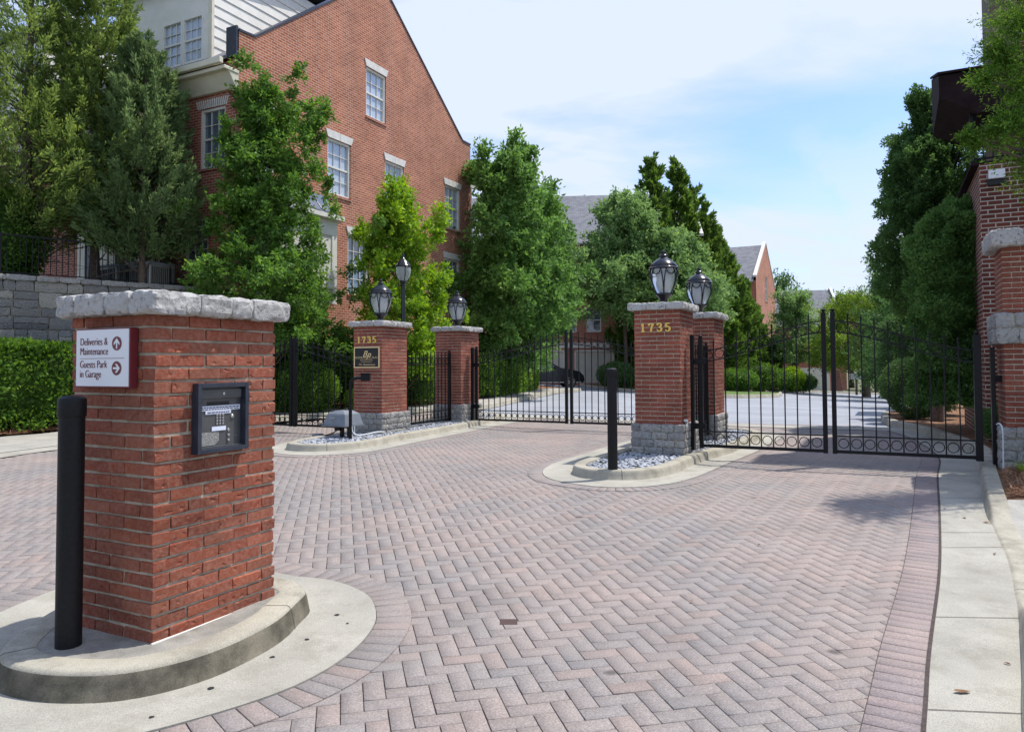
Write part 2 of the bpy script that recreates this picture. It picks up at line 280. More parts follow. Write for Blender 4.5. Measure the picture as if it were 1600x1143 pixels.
# ------------------------------------------------------------------ objects, tags
def obj(name, me, mat=None, parent=None, smooth=None):
    o = bpy.data.objects.new(name, me); col.objects.link(o)
    if mat is not None:
        for mm in (mat if isinstance(mat, (list, tuple)) else [mat]): me.materials.append(mm)
    if parent is not None: o.parent = parent
    if smooth is not None and len(me.polygons):
        me.shade_smooth(); me.set_sharp_from_angle(angle=radians(smooth))
    return o
def tag(o, label, cat, group=None):
    o['label'] = label; o['category'] = cat
    if group: o['group'] = group
    return o
def thing(name, label, cat, loc=(0, 0, 0), rotz=0, group=None):
    o = bpy.data.objects.new(name, None); col.objects.link(o); o.location = loc; o.rotation_euler = (0, 0, rotz); o.empty_display_size = .2
    return tag(o, label, cat, group)
class MB:
    def __init__(s): s.v = []; s.f = []; s.mi = []
    def add(s, vs, fs, mi=0):
        b = len(s.v); s.v += [tuple(v) for v in vs]; s.f += [tuple(b+i for i in f) for f in fs]; s.mi += [mi]*len(fs); return s
    def box(s, x0, x1, y0, y1, z0, z1, mi=0):
        return s.add([(x0, y0, z0), (x1, y0, z0), (x1, y1, z0), (x0, y1, z0), (x0, y0, z1), (x1, y0, z1), (x1, y1, z1), (x0, y1, z1)],
              [(0, 3, 2, 1), (4, 5, 6, 7), (0, 1, 5, 4), (1, 2, 6, 5), (2, 3, 7, 6), (3, 0, 4, 7)], mi)
    def tube(s, pts, r, n=8, mi=0, caps=True):
        pts = [Vector(p) for p in pts]; rs = r if isinstance(r, (list, tuple)) else [r]*len(pts)
        rings = []; up = Vector((0, 0, 1))
        t0 = (pts[1]-pts[0]).normalized(); a = t0.orthogonal().normalized() if abs(t0.z) > .95 else t0.cross(up).normalized()
        for i, p in enumerate(pts):
            t = ((pts[min(i+1, len(pts)-1)]-pts[max(i-1, 0)])).normalized()
            a = (a-t*a.dot(t)).normalized(); b = t.cross(a)
            rings.append([p+(a*cos(2*pi*k/n)+b*sin(2*pi*k/n))*rs[i] for k in range(n)])
        vs = [v for rr in rings for v in rr]; fs = []
        for i in range(len(pts)-1):
            for k in range(n): fs.append((i*n+k, i*n+(k+1) % n, (i+1)*n+(k+1) % n, (i+1)*n+k))
        if caps: fs += [tuple(range(n))[::-1], tuple((len(pts)-1)*n+k for k in range(n))]
        return s.add(vs, fs, mi)
    def lathe(s, prof, n=20, c=(0, 0, 0), mi=0, caps=True):
        vs = []; fs = []
        for r, z in prof: vs += [(c[0]+r*cos(2*pi*k/n), c[1]+r*sin(2*pi*k/n), c[2]+z) for k in range(n)]
        for i in range(len(prof)-1):
            for k in range(n): fs.append((i*n+k, i*n+(k+1) % n, (i+1)*n+(k+1) % n, (i+1)*n+k))
        if caps: fs += [tuple(range(n))[::-1], tuple((len(prof)-1)*n+k for k in range(n))]
        return s.add(vs, fs, mi)
    def ringx(s, c, R, r, ax='y', n=22, m=6):   # torus, axis along ax
        vs = []; fs = []
        for i in range(n):
            a = 2*pi*i/n
            for j in range(m):
                b = 2*pi*j/m; rr = R+r*cos(b); u, v, w_ = rr*cos(a), rr*sin(a), r*sin(b)
                vs.append((c[0]+u, c[1]+w_, c[2]+v) if ax == 'y' else (c[0]+w_, c[1]+u, c[2]+v))
                fs.append((i*m+j, ((i+1) % n)*m+j, ((i+1) % n)*m+(j+1) % m, i*m+(j+1) % m))
        return s.add(vs, fs)
    def prism(s, poly, z0, z1, mi=0):
        n = len(poly); vs = [(x, y, z0) for x, y in poly]+[(x, y, z1) for x, y in poly]
        return s.add(vs, [tuple(range(n))[::-1], tuple(range(n, 2*n))]+[(i, (i+1) % n, n+(i+1) % n, n+i) for i in range(n)], mi)
    def build(s, name, mat, parent=None, smooth=None, bevel=0):
        me = bpy.data.meshes.new(name); me.from_pydata(s.v, [], s.f)
        if any(s.mi): me.polygons.foreach_set('material_index', s.mi)
        bm = bmesh.new(); bm.from_mesh(me); bmesh.ops.recalc_face_normals(bm, faces=bm.faces)
        if bevel: bmesh.ops.bevel(bm, geom=bm.edges[:], offset=bevel, segments=2, affect='EDGES', profile=.6)
        bm.to_mesh(me); bm.free(); me.update()
        return obj(name, me, mat, parent, smooth)
def quad_mesh(name, V, Q, mat, parent=None, tone=None):      # numpy quads
    me = bpy.data.meshes.new(name); V = np.asarray(V, np.float32); Q = np.asarray(Q, np.int32)
    me.vertices.add(len(V)); me.vertices.foreach_set('co', V.ravel())
    me.loops.add(Q.size); me.loops.foreach_set('vertex_index', Q.ravel())
    me.polygons.add(len(Q)); me.polygons.foreach_set('loop_start', np.arange(len(Q), dtype=np.int32)*4)
    me.update(calc_edges=True)
    if tone is not None:
        a = me.attributes.new('tone', 'FLOAT', 'POINT'); a.data.foreach_set('value', np.asarray(tone, np.float32))
    return obj(name, me, mat, parent)

# ------------------------------------------------------------------ plan helpers
def catmull(pts, n=6, closed=True):
    P = [Vector(p) for p in pts]; out = []; m_ = len(P)
    for i in range(m_ if closed else m_-1):
        if closed: a, b, c, d = P[i-1], P[i], P[(i+1) % m_], P[(i+2) % m_]
        else: a, b, c, d = P[max(i-1, 0)], P[i], P[i+1], P[min(i+2, m_-1)]
        for k in range(n):
            t = k/n; out.append(.5*((2*b)+(c-a)*t+(2*a-5*b+4*c-d)*t*t+(3*b-a-3*c+d)*t**3))
    if not closed: out.append(P[-1])
    return [(v.x, v.y) for v in out]
def offset(poly, d, closed=True):        # + = to the left of travel
    out = []; n = len(poly)
    for i in range(n):
        a = Vector(poly[i-1] if (closed or i > 0) else poly[0]); c = Vector(poly[(i+1) % n] if (closed or i < n-1) else poly[-1])
        t = (c-a).normalized(); out.append((poly[i][0]-t.y*d, poly[i][1]+t.x*d))
    return out
def inside(poly, X, Y):
    X = np.asarray(X); Y = np.asarray(Y); r = np.zeros(X.shape, bool); n = len(poly)
    for i in range(n):
        x0, y0 = poly[i]; x1, y1 = poly[(i+1) % n]
        if y0 == y1: continue
        c = ((y0 > Y) != (y1 > Y)) & (X < (x1-x0)*(Y-y0)/(y1-y0)+x0); r ^= c
    return r
def sheet(name, poly, off, mat, step=.5, hole=None):
    bm = bmesh.new(); vs = [bm.verts.new((x, y, 0)) for x, y in poly]; bm.faces.new(vs)
    bmesh.ops.triangulate(bm, faces=bm.faces[:])
    xs = [p[0] for p in poly]; ys = [p[1] for p in poly]
    for ax, lo, hi in ((0, min(xs), max(xs)), (1, min(ys), max(ys))):
        s = step if hi-lo < 60 else (hi-lo)/120
        k = math.floor(lo/s)*s+s
        while k < hi:
            co = (k, 0, 0) if ax == 0 else (0, k, 0); no = (1, 0, 0) if ax == 0 else (0, 1, 0)
            bmesh.ops.bisect_plane(bm, geom=bm.verts[:]+bm.edges[:]+bm.faces[:], dist=1e-5, plane_co=co, plane_no=no); k += s
    for v in bm.verts: v.co.z = G(v.co.x, v.co.y)+(off(v.co.x, v.co.y) if callable(off) else off)
    bmesh.ops.recalc_face_normals(bm, faces=bm.faces[:])
    if sum(f.normal.z for f in bm.faces) < 0: bmesh.ops.reverse_faces(bm, faces=bm.faces[:])
    me = bpy.data.meshes.new(name); bm.to_mesh(me); bm.free()
    o = obj(name, me, mat); o['kind'] = 'structure'; return o

# ================================================================== THE SETTING
# terrain out to the horizon
xs = np.unique(np.concatenate([np.linspace(-600, -60, 14), np.linspace(-60, 80, 71), np.linspace(80, 600, 14)]))
ys = np.unique(np.concatenate([np.linspace(-60, 0, 13), np.linspace(0, 30, 61), np.linspace(30, 110, 61), np.linspace(110, 900, 20)]))
mb = MB(); nx = len(xs)
for y in ys:
    for x in xs:
        xc = max(-30, min(45, x)); z = G(xc, y)-.09
        mb.v.append((x, y, z))
for j in range(len(ys)-1):
    for i in range(nx-1): mb.f.append((j*nx+i, j*nx+i+1, (j+1)*nx+i+1, (j+1)*nx+i))
mb.mi = [0]*len(mb.f)
o = mb.build('ground', M_soil, smooth=60); o['kind'] = 'structure'

ISL1 = catmull([(-1.35, 4.85), (-1.34, 4.6), (-1.38, 4.25), (-1.57, 3.84), (-1.87, 3.61), (-2.25, 3.60), (-2.58, 3.76), (-2.72, 4.1), (-2.75, 4.6), (-2.65, 5.1), (-2.35, 5.40), (-2.0, 5.30), (-1.55, 5.06)][::-1])
RING1 = catmull([(-.85, 4.5), (-.89, 4.83), (-1.02, 5.14), (-1.31, 5.42), (-1.67, 5.55), (-2.1, 5.8), (-2.6, 5.88), (-3.1, 5.5), (-3.3, 4.8), (-3.25, 4.1), (-2.95, 3.5), (-2.3, 3.12), (-1.8, 3.18), (-1.45, 3.38), (-1.11, 3.7), (-.92, 4.08)])
ISL3 = catmull([(.82, 9.95), (.84, 9.68), (1.03, 9.42), (1.55, 9.34), (2.08, 9.78), (2.69, 10.86), (3.49, 12.0), (4.3, 13.4), (4.85, 14.5), (4.75, 15.3), (4.1, 15.6), (3.6, 15.1), (2.7, 13.5), (1.86, 11.95), (1.3, 11.0), (.95, 10.35)])
RING3 = catmull([(.40, 9.95), (.52, 9.32), (1.05, 8.83), (1.68, 8.88), (2.3, 9.45), (3.2, 10.9), (4.08, 12.32), (4.9, 13.8), (5.4, 15.0), (5.1, 16.1), (4.1, 16.5), (3.2, 15.9), (2.3, 14.2), (1.6, 12.9), (.95, 11.6), (.55, 10.7)])
ISL2 = catmull([(-3.93, 12.95), (-3.6, 12.6), (-3.1, 12.6), (-2.68, 12.95), (-2.4, 13.6), (-2.03, 14.65), (-.97, 17.08), (-.3, 18.7), (-.35, 19.3), (-.95, 19.55), (-1.5, 18.9), (-2.35, 17.1), (-3.45, 14.8), (-3.85, 13.7)])
RING2 = catmull([(-4.25, 12.9), (-4.0, 12.4), (-3.3, 11.97), (-2.54, 12.25), (-2.15, 13.05), (-1.75, 14.1), (-.80, 16.4), (.15, 18.5), (.3, 19.6), (-.6, 20.3), (-1.7, 19.9), (-2.7, 17.7), (-3.95, 15.0), (-4.3, 13.7)])
def ccw(p):
    a = sum(p[i-1][0]*p[i][1]-p[i][0]*p[i-1][1] for i in range(len(p))); return p if a > 0 else p[::-1]
ISL1, RING1, ISL3, RING3, ISL2, RING2 = map(ccw, (ISL1, RING1, ISL3, RING3, ISL2, RING2))
R_OUT = [(-.9, -1.2), (.3, .8), (1.78, 3.27), (2.29, 4.13), (3.22, 5.64), (4.29, 7.49), (5.4, 9.45), (6.52, 11.37), (7.35, 13.4), (7.9, 15.2), (8.2, 17.6)]
R_IN = [(-1.15, -1.1), (.05, .85), (1.53, 3.27), (2.08, 4.2), (3.03, 5.72), (4.08, 7.55), (5.18, 9.5), (6.3, 11.42), (7.13, 13.42), (7.68, 15.2), (7.98, 17.6)]
L_EDGE = [(-8.9, 6.0), (-8.5, 9.5), (-8.21, 11.9), (-7.95, 13.2), (-7.2, 15.0), (-6.2, 16.8), (-5.2, 18.3), (-4.0, 19.6), (-2.4, 21.2)]
R_OUTs, R_INs, L_EDGEs = [catmull(p, 5, False) for p in (R_OUT, R_IN, L_EDGE)]
road = [(-14, -1.2)]+R_OUTs+[(5.49, 18.6), (-.55, 20.9)]+L_EDGEs[::-1]+[(-14, 5.0)]
sheet('road_bed', road, -.004, M_joint)
# herringbone bricks
ang = radians(13); ca, sa = cos(ang), sin(ang); cell = .1075; gap = .0052
ii, jj = np.meshgrid(np.arange(-170, 120), np.arange(-60, 230)); ii = ii.ravel(); jj = jj.ravel(); s4 = (ii-jj) % 4
bricks = []
for cond, w_, h_ in ((s4 == 0, 2, 1), (s4 == 3, 1, 2)):
    x0 = ii[cond]*cell; y0 = jj[cond]*cell; bricks.append(np.stack([x0+gap/2, y0+gap/2, x0+w_*cell-gap/2, y0+h_*cell-gap/2], 1))
B = np.concatenate(bricks); cx = (B[:, 0]+B[:, 2])/2; cy = (B[:, 1]+B[:, 3])/2
wx = cx*ca-cy*sa; wy = cx*sa+cy*ca
keep = inside(road, wx, wy) & (wx > -13) & (wy > -1)
for r_ in (ISL1, ISL3, ISL2): keep &= ~inside(r_, wx, wy)
B = B[keep]; rng = np.random.default_rng(3); nb = len(B)
def brick_tops(cor, top, mat, name, rng, side=.03):
    """cor: n x 4 x 2 world corners (ccw); chamfered tops following the ground"""
    n = len(cor); c = cor.mean(1, keepdims=True); d = cor-c
    inner = c+d*(1-.0018/np.linalg.norm(d, axis=2, keepdims=True)*1.4)
    gz = np.vectorize(G); zo = gz(cor[:, :, 0], cor[:, :, 1]); zi = gz(inner[:, :, 0], inner[:, :, 1])
    tilt = rng.normal(0, .0006, (n, 1)); tl = rng.normal(0, .0004, (n, 4))
    hi = np.concatenate([inner, (zi+top+tilt+tl)[..., None]], 2); lo = np.concatenate([cor, (zo+top-.0022+tilt)[..., None]], 2); bo = np.concatenate([cor, (zo+top-side)[..., None]], 2)
    V = np.concatenate([hi, lo, bo], 1).reshape(-1, 3); base = np.arange(n)[:, None]*12
    qs = [[0, 1, 2, 3]]+[[4+k, 4+(k+1) % 4, (k+1) % 4, k] for k in range(4)]+[[8+k, 8+(k+1) % 4, 4+(k+1) % 4, 4+k] for k in range(4)]
    Q = (base[:, :, None]+np.array(qs)[None]).reshape(-1, 4)
    o = quad_mesh(name, V, Q, mat); o['kind'] = 'structure'; return o
cor = np.stack([B[:, [0, 1]], B[:, [2, 1]], B[:, [2, 3]], B[:, [0, 3]]], 1)
cor = cor+rng.normal(0, .0007, cor.shape)
cor = np.stack([cor[..., 0]*ca-cor[..., 1]*sa, cor[..., 0]*sa+cor[..., 1]*ca], -1)
brick_tops(cor, .004, M_pav, 'brick_road', rng)
def soldier(path, width, closed, step, name, seed=1):
    """a course of bricks laid square to a path, to its right"""
    P = [Vector(p) for p in path]; 
    if closed: P.append(P[0])
    out = []; out_w = [Vector(p) for p in offset(path, -width, closed)]
    if closed: out_w.append(out_w[0])
    acc = [0]
    for a, b in zip(out_w, out_w[1:]): acc.append(acc[-1]+(b-a).length)
    def pt(lst, s):
        for i in range(len(acc)-1):
            if s <= acc[i+1] or i == len(acc)-2:
                t = (s-acc[i])/max(1e-6, acc[i+1]-acc[i]); return lst[i].lerp(lst[i+1], max(0, min(1, t)))
    n = int(acc[-1]/step); st = acc[-1]/n; g = .006/st/2
    for k in range(n):
        s0, s1 = (k+g)*st, (k+1-g)*st
        a, b, c, d = pt(out_w, s0), pt(out_w, s1), pt(P, s1), pt(P, s0)
        c = c.lerp(b, .004/width); d = d.lerp(a, .004/width)
        out.append([a, b, c, d])
    cor = np.array([[(v.x, v.y) for v in q] for q in out]); r = np.random.default_rng(seed)
    brick_tops(cor, .012, M_pavb if not closed else M_pav, name, r)
    e = list(path)+([path[0]] if closed else []); ow = [(v.x, v.y) for v in out_w]
    mb = MB()
    for i in range(len(e)-1):
        q = [e[i], e[i+1], ow[i+1], ow[i]]; mb.add([(x, y, G(x, y)+.0065) for x, y in q], [(0, 1, 2, 3)])
    o = mb.build('joint_bed', M_joint); o['kind'] = 'structure'
soldier(RING1, .22, True, .118, 'island_border', 2); soldier(RING3, .2, True, .115, 'island_border', 3); soldier(RING2, .2, True, .115, 'island_border', 4)
soldier(R_OUTs[::-1], -.235 if False else .235, False, .108, 'road_border', 5) if False else soldier(offset(R_OUTs, .24, False), .235, False, .107, 'road_border', 5)
# concrete gutters round the islands, kerbs, fills
def gutter(ring, isl, name):
    """ring sheet with radial joints"""
    n = 120
    def rs(p):
        q = [Vector(v) for v in p]+[Vector(p[0])]; acc = [0]
        for a, b in zip(q, q[1:]): acc.append(acc[-1]+(b-a).length)
        out = []
        for k in range(n):
            s = acc[-1]*k/n; i = max(j for j in range(len(acc)-1) if acc[j] <= s); out.append(q[i].lerp(q[i+1], (s-acc[i])/max(1e-9, acc[i+1]-acc[i])))
        return out
    c = Vector((sum(p[0] for p in isl)/len(isl), sum(p[1] for p in isl)/len(isl)))
    a = rs(ring); inn = offset(isl, .06)
    inn = [Vector(v) for v in inn]
    b = [min(((q-p).length, i, q) for i, q in enumerate(inn))[2] for p in a]
    mb = MB()
    for k in range(n):
        k2 = (k+1) % n; e = 0
        for s in range(6):
            q = [a[k].lerp(b[k], s/6), a[k].lerp(b[k], (s+1)/6), a[k2].lerp(b[k2], (s+1)/6), a[k2].lerp(b[k2], s/6)]
            mb.add([(v.x, v.y, G(v.x, v.y)+.018-.010*sin(pi*(s+u)/6)) for v, u in zip(q, (0, 1, 1, 0))], [(0, 1, 2, 3)])
        q = [a[k], a[k2]]; mb.add([(q[0].x, q[0].y, G(*q[0])+.018), (q[1].x, q[1].y, G(*q[1])+.018), (q[1].x, q[1].y, G(*q[1])-.02), (q[0].x, q[0].y, G(*q[0])-.02)], [(0, 1, 2, 3)])
    bm = None
    o = mb.build(name, M_conc, smooth=50); o['kind'] = 'structure'; return o
for r_, i_ in ((RING1, ISL1), (RING3, ISL3), (RING2, ISL2)): gutter(r_, i_, 'gutter')
def kerb(path, closed, h, wd=.16, name='kerb', inner=+1, mats=None, seams=2.4, base=0):
    """kerb with rounded nose; path = outer edge at its top, inner side to the left"""
    prof = [(-.035, -.03), (-.03, .0), (-.012, .6), (0, .86), (.008, .95), (.022, 1.0), (wd-.02, 1.0), (wd-.006, .97), (wd, .9), (wd, -.2)]
    n = len(path); rows = []
    for off_, hh in prof:
        q = offset(path, off_*inner, closed)
        rows.append([(x, y, G(x, y)+base+(h(x, y) if callable(h) else h)*hh) for x, y in q])
    mb = MB(); m_ = len(prof)
    for r in rows: mb.v += r
    acc = 0
    for i in range(n if closed else n-1):
        k = (i+1) % n
        for j in range(m_-1):
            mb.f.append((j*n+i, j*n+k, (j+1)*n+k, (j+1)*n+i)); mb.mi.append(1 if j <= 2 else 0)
    o = mb.build(name, mats or [M_kerb, M_kerbside], smooth=40); o['kind'] = 'structure'
    # open joints between kerb lengths
    jb = MB(); P = path+([path[0]] if closed else []); s = 0; nxt = seams*.4
    for a, b in zip(P, P[1:]):
        l = math.dist(a, b)
        while s+l > nxt:
            t = (nxt-s)/l; x, y = a[0]+(b[0]-a[0])*t, a[1]+(b[1]-a[1])*t; tx, ty = (b[0]-a[0])/l, (b[1]-a[1])/l; nx_, ny_ = -ty*inner, tx*inner
            pts = []
            H = h(x, y) if callable(h) else h
            for off_, hh in prof[:9]:
                pts.append((x+nx_*(off_-.0015), y+ny_*(off_-.0015), G(x, y)+base+H*hh+(.0015 if hh > .9 else 0)))
            for p0, p1 in zip(pts, pts[1:]):
                e = .003; jb.add([(p0[0]-tx*e, p0[1]-ty*e, p0[2]), (p0[0]+tx*e, p0[1]+ty*e, p0[2]), (p1[0]+tx*e, p1[1]+ty*e, p1[2]), (p1[0]-tx*e, p1[1]-ty*e, p1[2])], [(0, 1, 2, 3)])
            nxt += seams
        s += l
    if jb.f: jo = jb.build('kerb_joint', M_joint); jo['kind'] = 'structure'
    return o
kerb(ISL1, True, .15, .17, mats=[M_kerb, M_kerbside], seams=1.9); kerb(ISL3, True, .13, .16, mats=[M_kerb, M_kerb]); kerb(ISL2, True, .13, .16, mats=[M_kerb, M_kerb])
M_islc = concrete_mat('island_concrete', (.20, .19, .17), (.34, .325, .29), (.10, .095, .08), .85, 3)
sheet('island_fill', offset(ISL1, .155), .143, M_islc, .4)
sheet('island_fill', offset(ISL2, .145), .09, M_soil, .5); sheet('island_fill', offset(ISL3, .145), .07, M_soil, .5)
# river pebbles
def pebbles(poly, n, off, seed, size=(.022, .05), avoid=()):
    r = random.Random(seed); xs = [p[0] for p in poly]; ys = [p[1] for p in poly]; mb = MB(); k = 0
    bm = bmesh.new(); bmesh.ops.create_icosphere(bm, subdivisions=1, radius=1); bv = [v.co.copy() for v in bm.verts]; bf = [tuple(v.index for v in f.verts) for f in bm.faces]; bm.free()
    while k < n:
        x, y = r.uniform(min(xs), max(xs)), r.uniform(min(ys), max(ys))
        if not inside(poly, np.array([x]), np.array([y]))[0]: continue
        a = r.uniform(0, pi); sx, sy, sz = r.uniform(*size), r.uniform(*size)*.7, r.uniform(.010, .02)
        q = Matrix.Rotation(r.gauss(0, .25), 3, 'X') @ Matrix.Rotation(a, 3, 'Z'); z = G(x, y)+off+r.uniform(0, .022)
        mb.add([q @ Vector((v.x*sx, v.y*sy, v.z*sz))+Vector((x, y, z)) for v in bv], bf); k += 1
    o = mb.build('river_pebbles', M_peb, smooth=180); o['kind'] = 'stuff'; return o
pebbles(offset(ISL3, .18), 2600, .085, 5); pebbles(offset(ISL2, .18), 2400, .10, 6)
# right-hand gutter, kerb with a dropped crossing, footway and beds
R_KERB = [(-.3, -1.0), (.75, .9), (2.1, 3.05), (2.62, 3.82), (3.07, 4.5), (3.42, 5.07), (3.86, 5.79), (4.32, 6.64), (4.78, 7.48), (5.9, 9.35), (7.12, 11.34), (7.75, 12.9), (8.33, 14.88), (8.78, 16.99), (9.8, 19.6), (11.36, 22.7), (13.5, 26.0), (17.5, 31), (22, 38), (26.5, 47)]
R_KERBs = catmull(R_KERB, 5, False)
def rh(x, y):
    return .145-.12*smooth(4.3, 4.9, y)*(1-smooth(6.9, 7.35, y))
kerb(R_KERBs, False, rh, .16, inner=-1, mats=[M_kerb, M_kerb], seams=3.0)
cut = [p for p in R_KERBs if p[1] < 17.4]
sheet('gutter', R_OUTs[:-1]+[(8.1, 17.2)]+offset(cut, -.02, False)[::-1], .011, M_conc)
def joints(name, lines, off=.0135, wd=.006):
    mb = MB()
    for (x0, y0), (x1, y1) in lines:
        t = (Vector((x1, y1))-Vector((x0, y0))); l = t.length; t.normalize(); nn = Vector((-t.y, t.x))*wd/2; k = max(1, int(l/.4))
        for i in range(k):
            a = Vector((x0, y0))+t*l*i/k; b = Vector((x0, y0))+t*l*(i+1)/k
            mb.add([(v.x, v.y, G(v.x, v.y)+off) for v in (a-nn, b-nn, b+nn, a+nn)], [(0, 1, 2, 3)])
    o = mb.build(name, M_joint); o['kind'] = 'structure'; return o
joints('gutter_joint', [((1.9, 3.45), (2.35, 3.4)), ((3.55, 6.2), (4.1, 6.2)), ((3.83, 6.68), (4.36, 6.66)), ((4.65, 8.1), (5.18, 8.1)), ((5.45, 9.5), (6.0, 9.45)), ((2.62, 4.65), (3.16, 4.62))], .0145)
joints('crack', [(a, b) for a, b in zip(R_OUTs, R_OUTs[1:]) if b[1] < 17], .0155, .020)
foot = [p for p in R_KERBs if p[1] < 7.7]
fo = offset(foot, -.155, False)
sheet('sidewalk', fo+[(12, 7.5), (12, -1)], lambda x, y: (rh(x, y)-.004), M_walk)
bed = [p for p in R_KERBs if 7.35 < p[1]]; bo = offset(bed, -.16, False)
o = sheet('mulch_bed', [(5.05, 7.55)]+bo[1:]+[(60, 47), (60, 8.6), (9, 7.9), (6.5, 7.5)], lambda x, y: .12+.05*noise.noise(Vector((x*2, y*2, 0))), M_mulch, .4)
# asphalt beyond the brick apron and the concrete strip between
L_KERB = [(-7.9, 15.3), (-6.7, 17.4), (-5.3, 19.0), (-3.6, 20.3), (-2.1, 21.4), (-.9, 23.0), (.2, 27), (1.36, 31.8), (2.2, 35), (3.4, 37.6), (3.2, 39.5), (0, 41), (-6, 41.5)]
L_KERBs = catmull(L_KERB, 4, False)
kerb(L_KERBs[::-1], False, .13, .16, inner=-1, mats=[M_kerb, M_kerb])
asphalt = [(9.1, 16.3), (13, 24.5), (18, 31), (23, 38), (27.5, 47), (34, 60), (28, 62), (20, 57), (15.5, 50), (10, 47.5), (4, 47), (-8, 47), (-8, 41), (3.2, 39.3), (2.9, 37.2), (1.7, 33), (.3, 27.5), (-.8, 23.2), (-2.2, 21.5)]
sheet('road', asphalt, -.02, M_asph, 1.0)
sheet('concrete_strip', [(-2.6, 21.3), (9.0, 15.4), (9.3, 16.2), (-2.1, 22.0)], .014, M_walk)
lk = [p for p in L_KERBs if p[1] < 40]
lin = [(-.155*0+p[0], p[1]) for p in offset(lk, .155, False)]
wk = offset(lk, 1.15, False)
sheet('sidewalk', lin+wk[::-1], .122, M_walk, .8)
sheet('mulch_bed', wk[:-2]+[(-2, 40), (-14, 40), (-14, 20), (-9.6, 16.5)], lambda x, y: .13+.05*noise.noise(Vector((x*2, y*2, 0))), M_mulch, .6)
# left footway near, by the hedge
LE = [p for p in L_EDGEs if p[1] < 17.0]
sheet('gutter', LE+[(-6.9, 17.3), (-7.4, 16.2), (-8.2, 14.6), (-8.75, 12.0), (-9.1, 9.5), (-9.5, 6)], .013, M_conc)
sheet('sidewalk', [(-9.5, 6), (-9.1, 9.5), (-8.75, 12.0), (-8.2, 14.6), (-7.4, 16.2), (-6.9, 17.3), (-7.6, 18.2), (-9.6, 16.9), (-10.6, 15.6), (-11.3, 12), (-11.5, 6)], .02, M_walk)
sheet('mulch_bed', [(-10.65, 15.5), (-9.7, 16.9), (-7.9, 18.4), (-8.2, 20), (-16, 17), (-16, 9), (-11.3, 12)], lambda x, y: .06+.06*noise.noise(Vector((x*2, y*2, 0))), M_mulch, .4)
# far lawn strip and far kerb
sheet('lawn', [(6.1, 40.5), (9.5, 36.5), (14, 40), (17, 47), (9, 46.6), (4.3, 46.3)], .10, M_grass, 1.0)
kerb(catmull([(4.2, 46.2), (5.3, 41.5), (9.5, 36.4), (14.1, 40), (17.1, 47)], 5, False), False, .15, .16, inner=1, mats=[M_kerb, M_kerb])
kerb([(12, 48.6), (16, 50.6), (20, 54), (24, 57.6), (30, 60)], False, .15, .2, inner=1, mats=[M_kerb, M_kerb])
# straw, twigs and fallen leaves
def scatter_straw(polys, n, seed, name='pine_straw_litter'):
    r = np.random.default_rng(seed); V = []; Q = []
    for poly, cnt, off in polys:
        xs = [p[0] for p in poly]; ys = [p[1] for p in poly]; k = 0
        while k < cnt:
            x = r.uniform(min(xs), max(xs)); y = r.uniform(min(ys), max(ys))
            if not inside(poly, np.array([x]), np.array([y]))[0]: continue
            k += 1; a = r.uniform(0, 2*pi); l = r.uniform(.04, .13); w_ = r.uniform(.0015, .004); z = G(x, y)+off+r.uniform(0, .05); dz = r.normal(0, .02)
            c, s = cos(a), sin(a); b = len(V)
            V += [(x-c*l/2+s*w_, y-s*l/2-c*w_, z-dz), (x+c*l/2+s*w_, y+s*l/2-c*w_, z+dz), (x+c*l/2-s*w_, y+s*l/2+c*w_, z+dz+.002), (x-c*l/2-s*w_, y-s*l/2+c*w_, z-dz+.002)]; Q.append((b, b+1, b+2, b+3))
    m = MATS.get('straw') or brick_real('straw', [(.16, .07, .03), (.30, .15, .07), (.42, .25, .13), (.22, .09, .04)])
    o = quad_mesh(name, V, Q, m); o['kind'] = 'stuff'; return o
scatter_straw([([(5.15, 7.7), (6.0, 9.1), (6.9, 10.7), (8.5, 10.5), (8.5, 7.9), (6.5, 7.65)], 15000, .12)], 0, 1)
scatter_straw([([(-10.65, 15.5), (-9.7, 16.9), (-8.1, 18.2), (-8.6, 18.8), (-11.5, 16.6), (-12.0, 13.2), (-11.3, 12)], 9000, .06)], 0, 2)
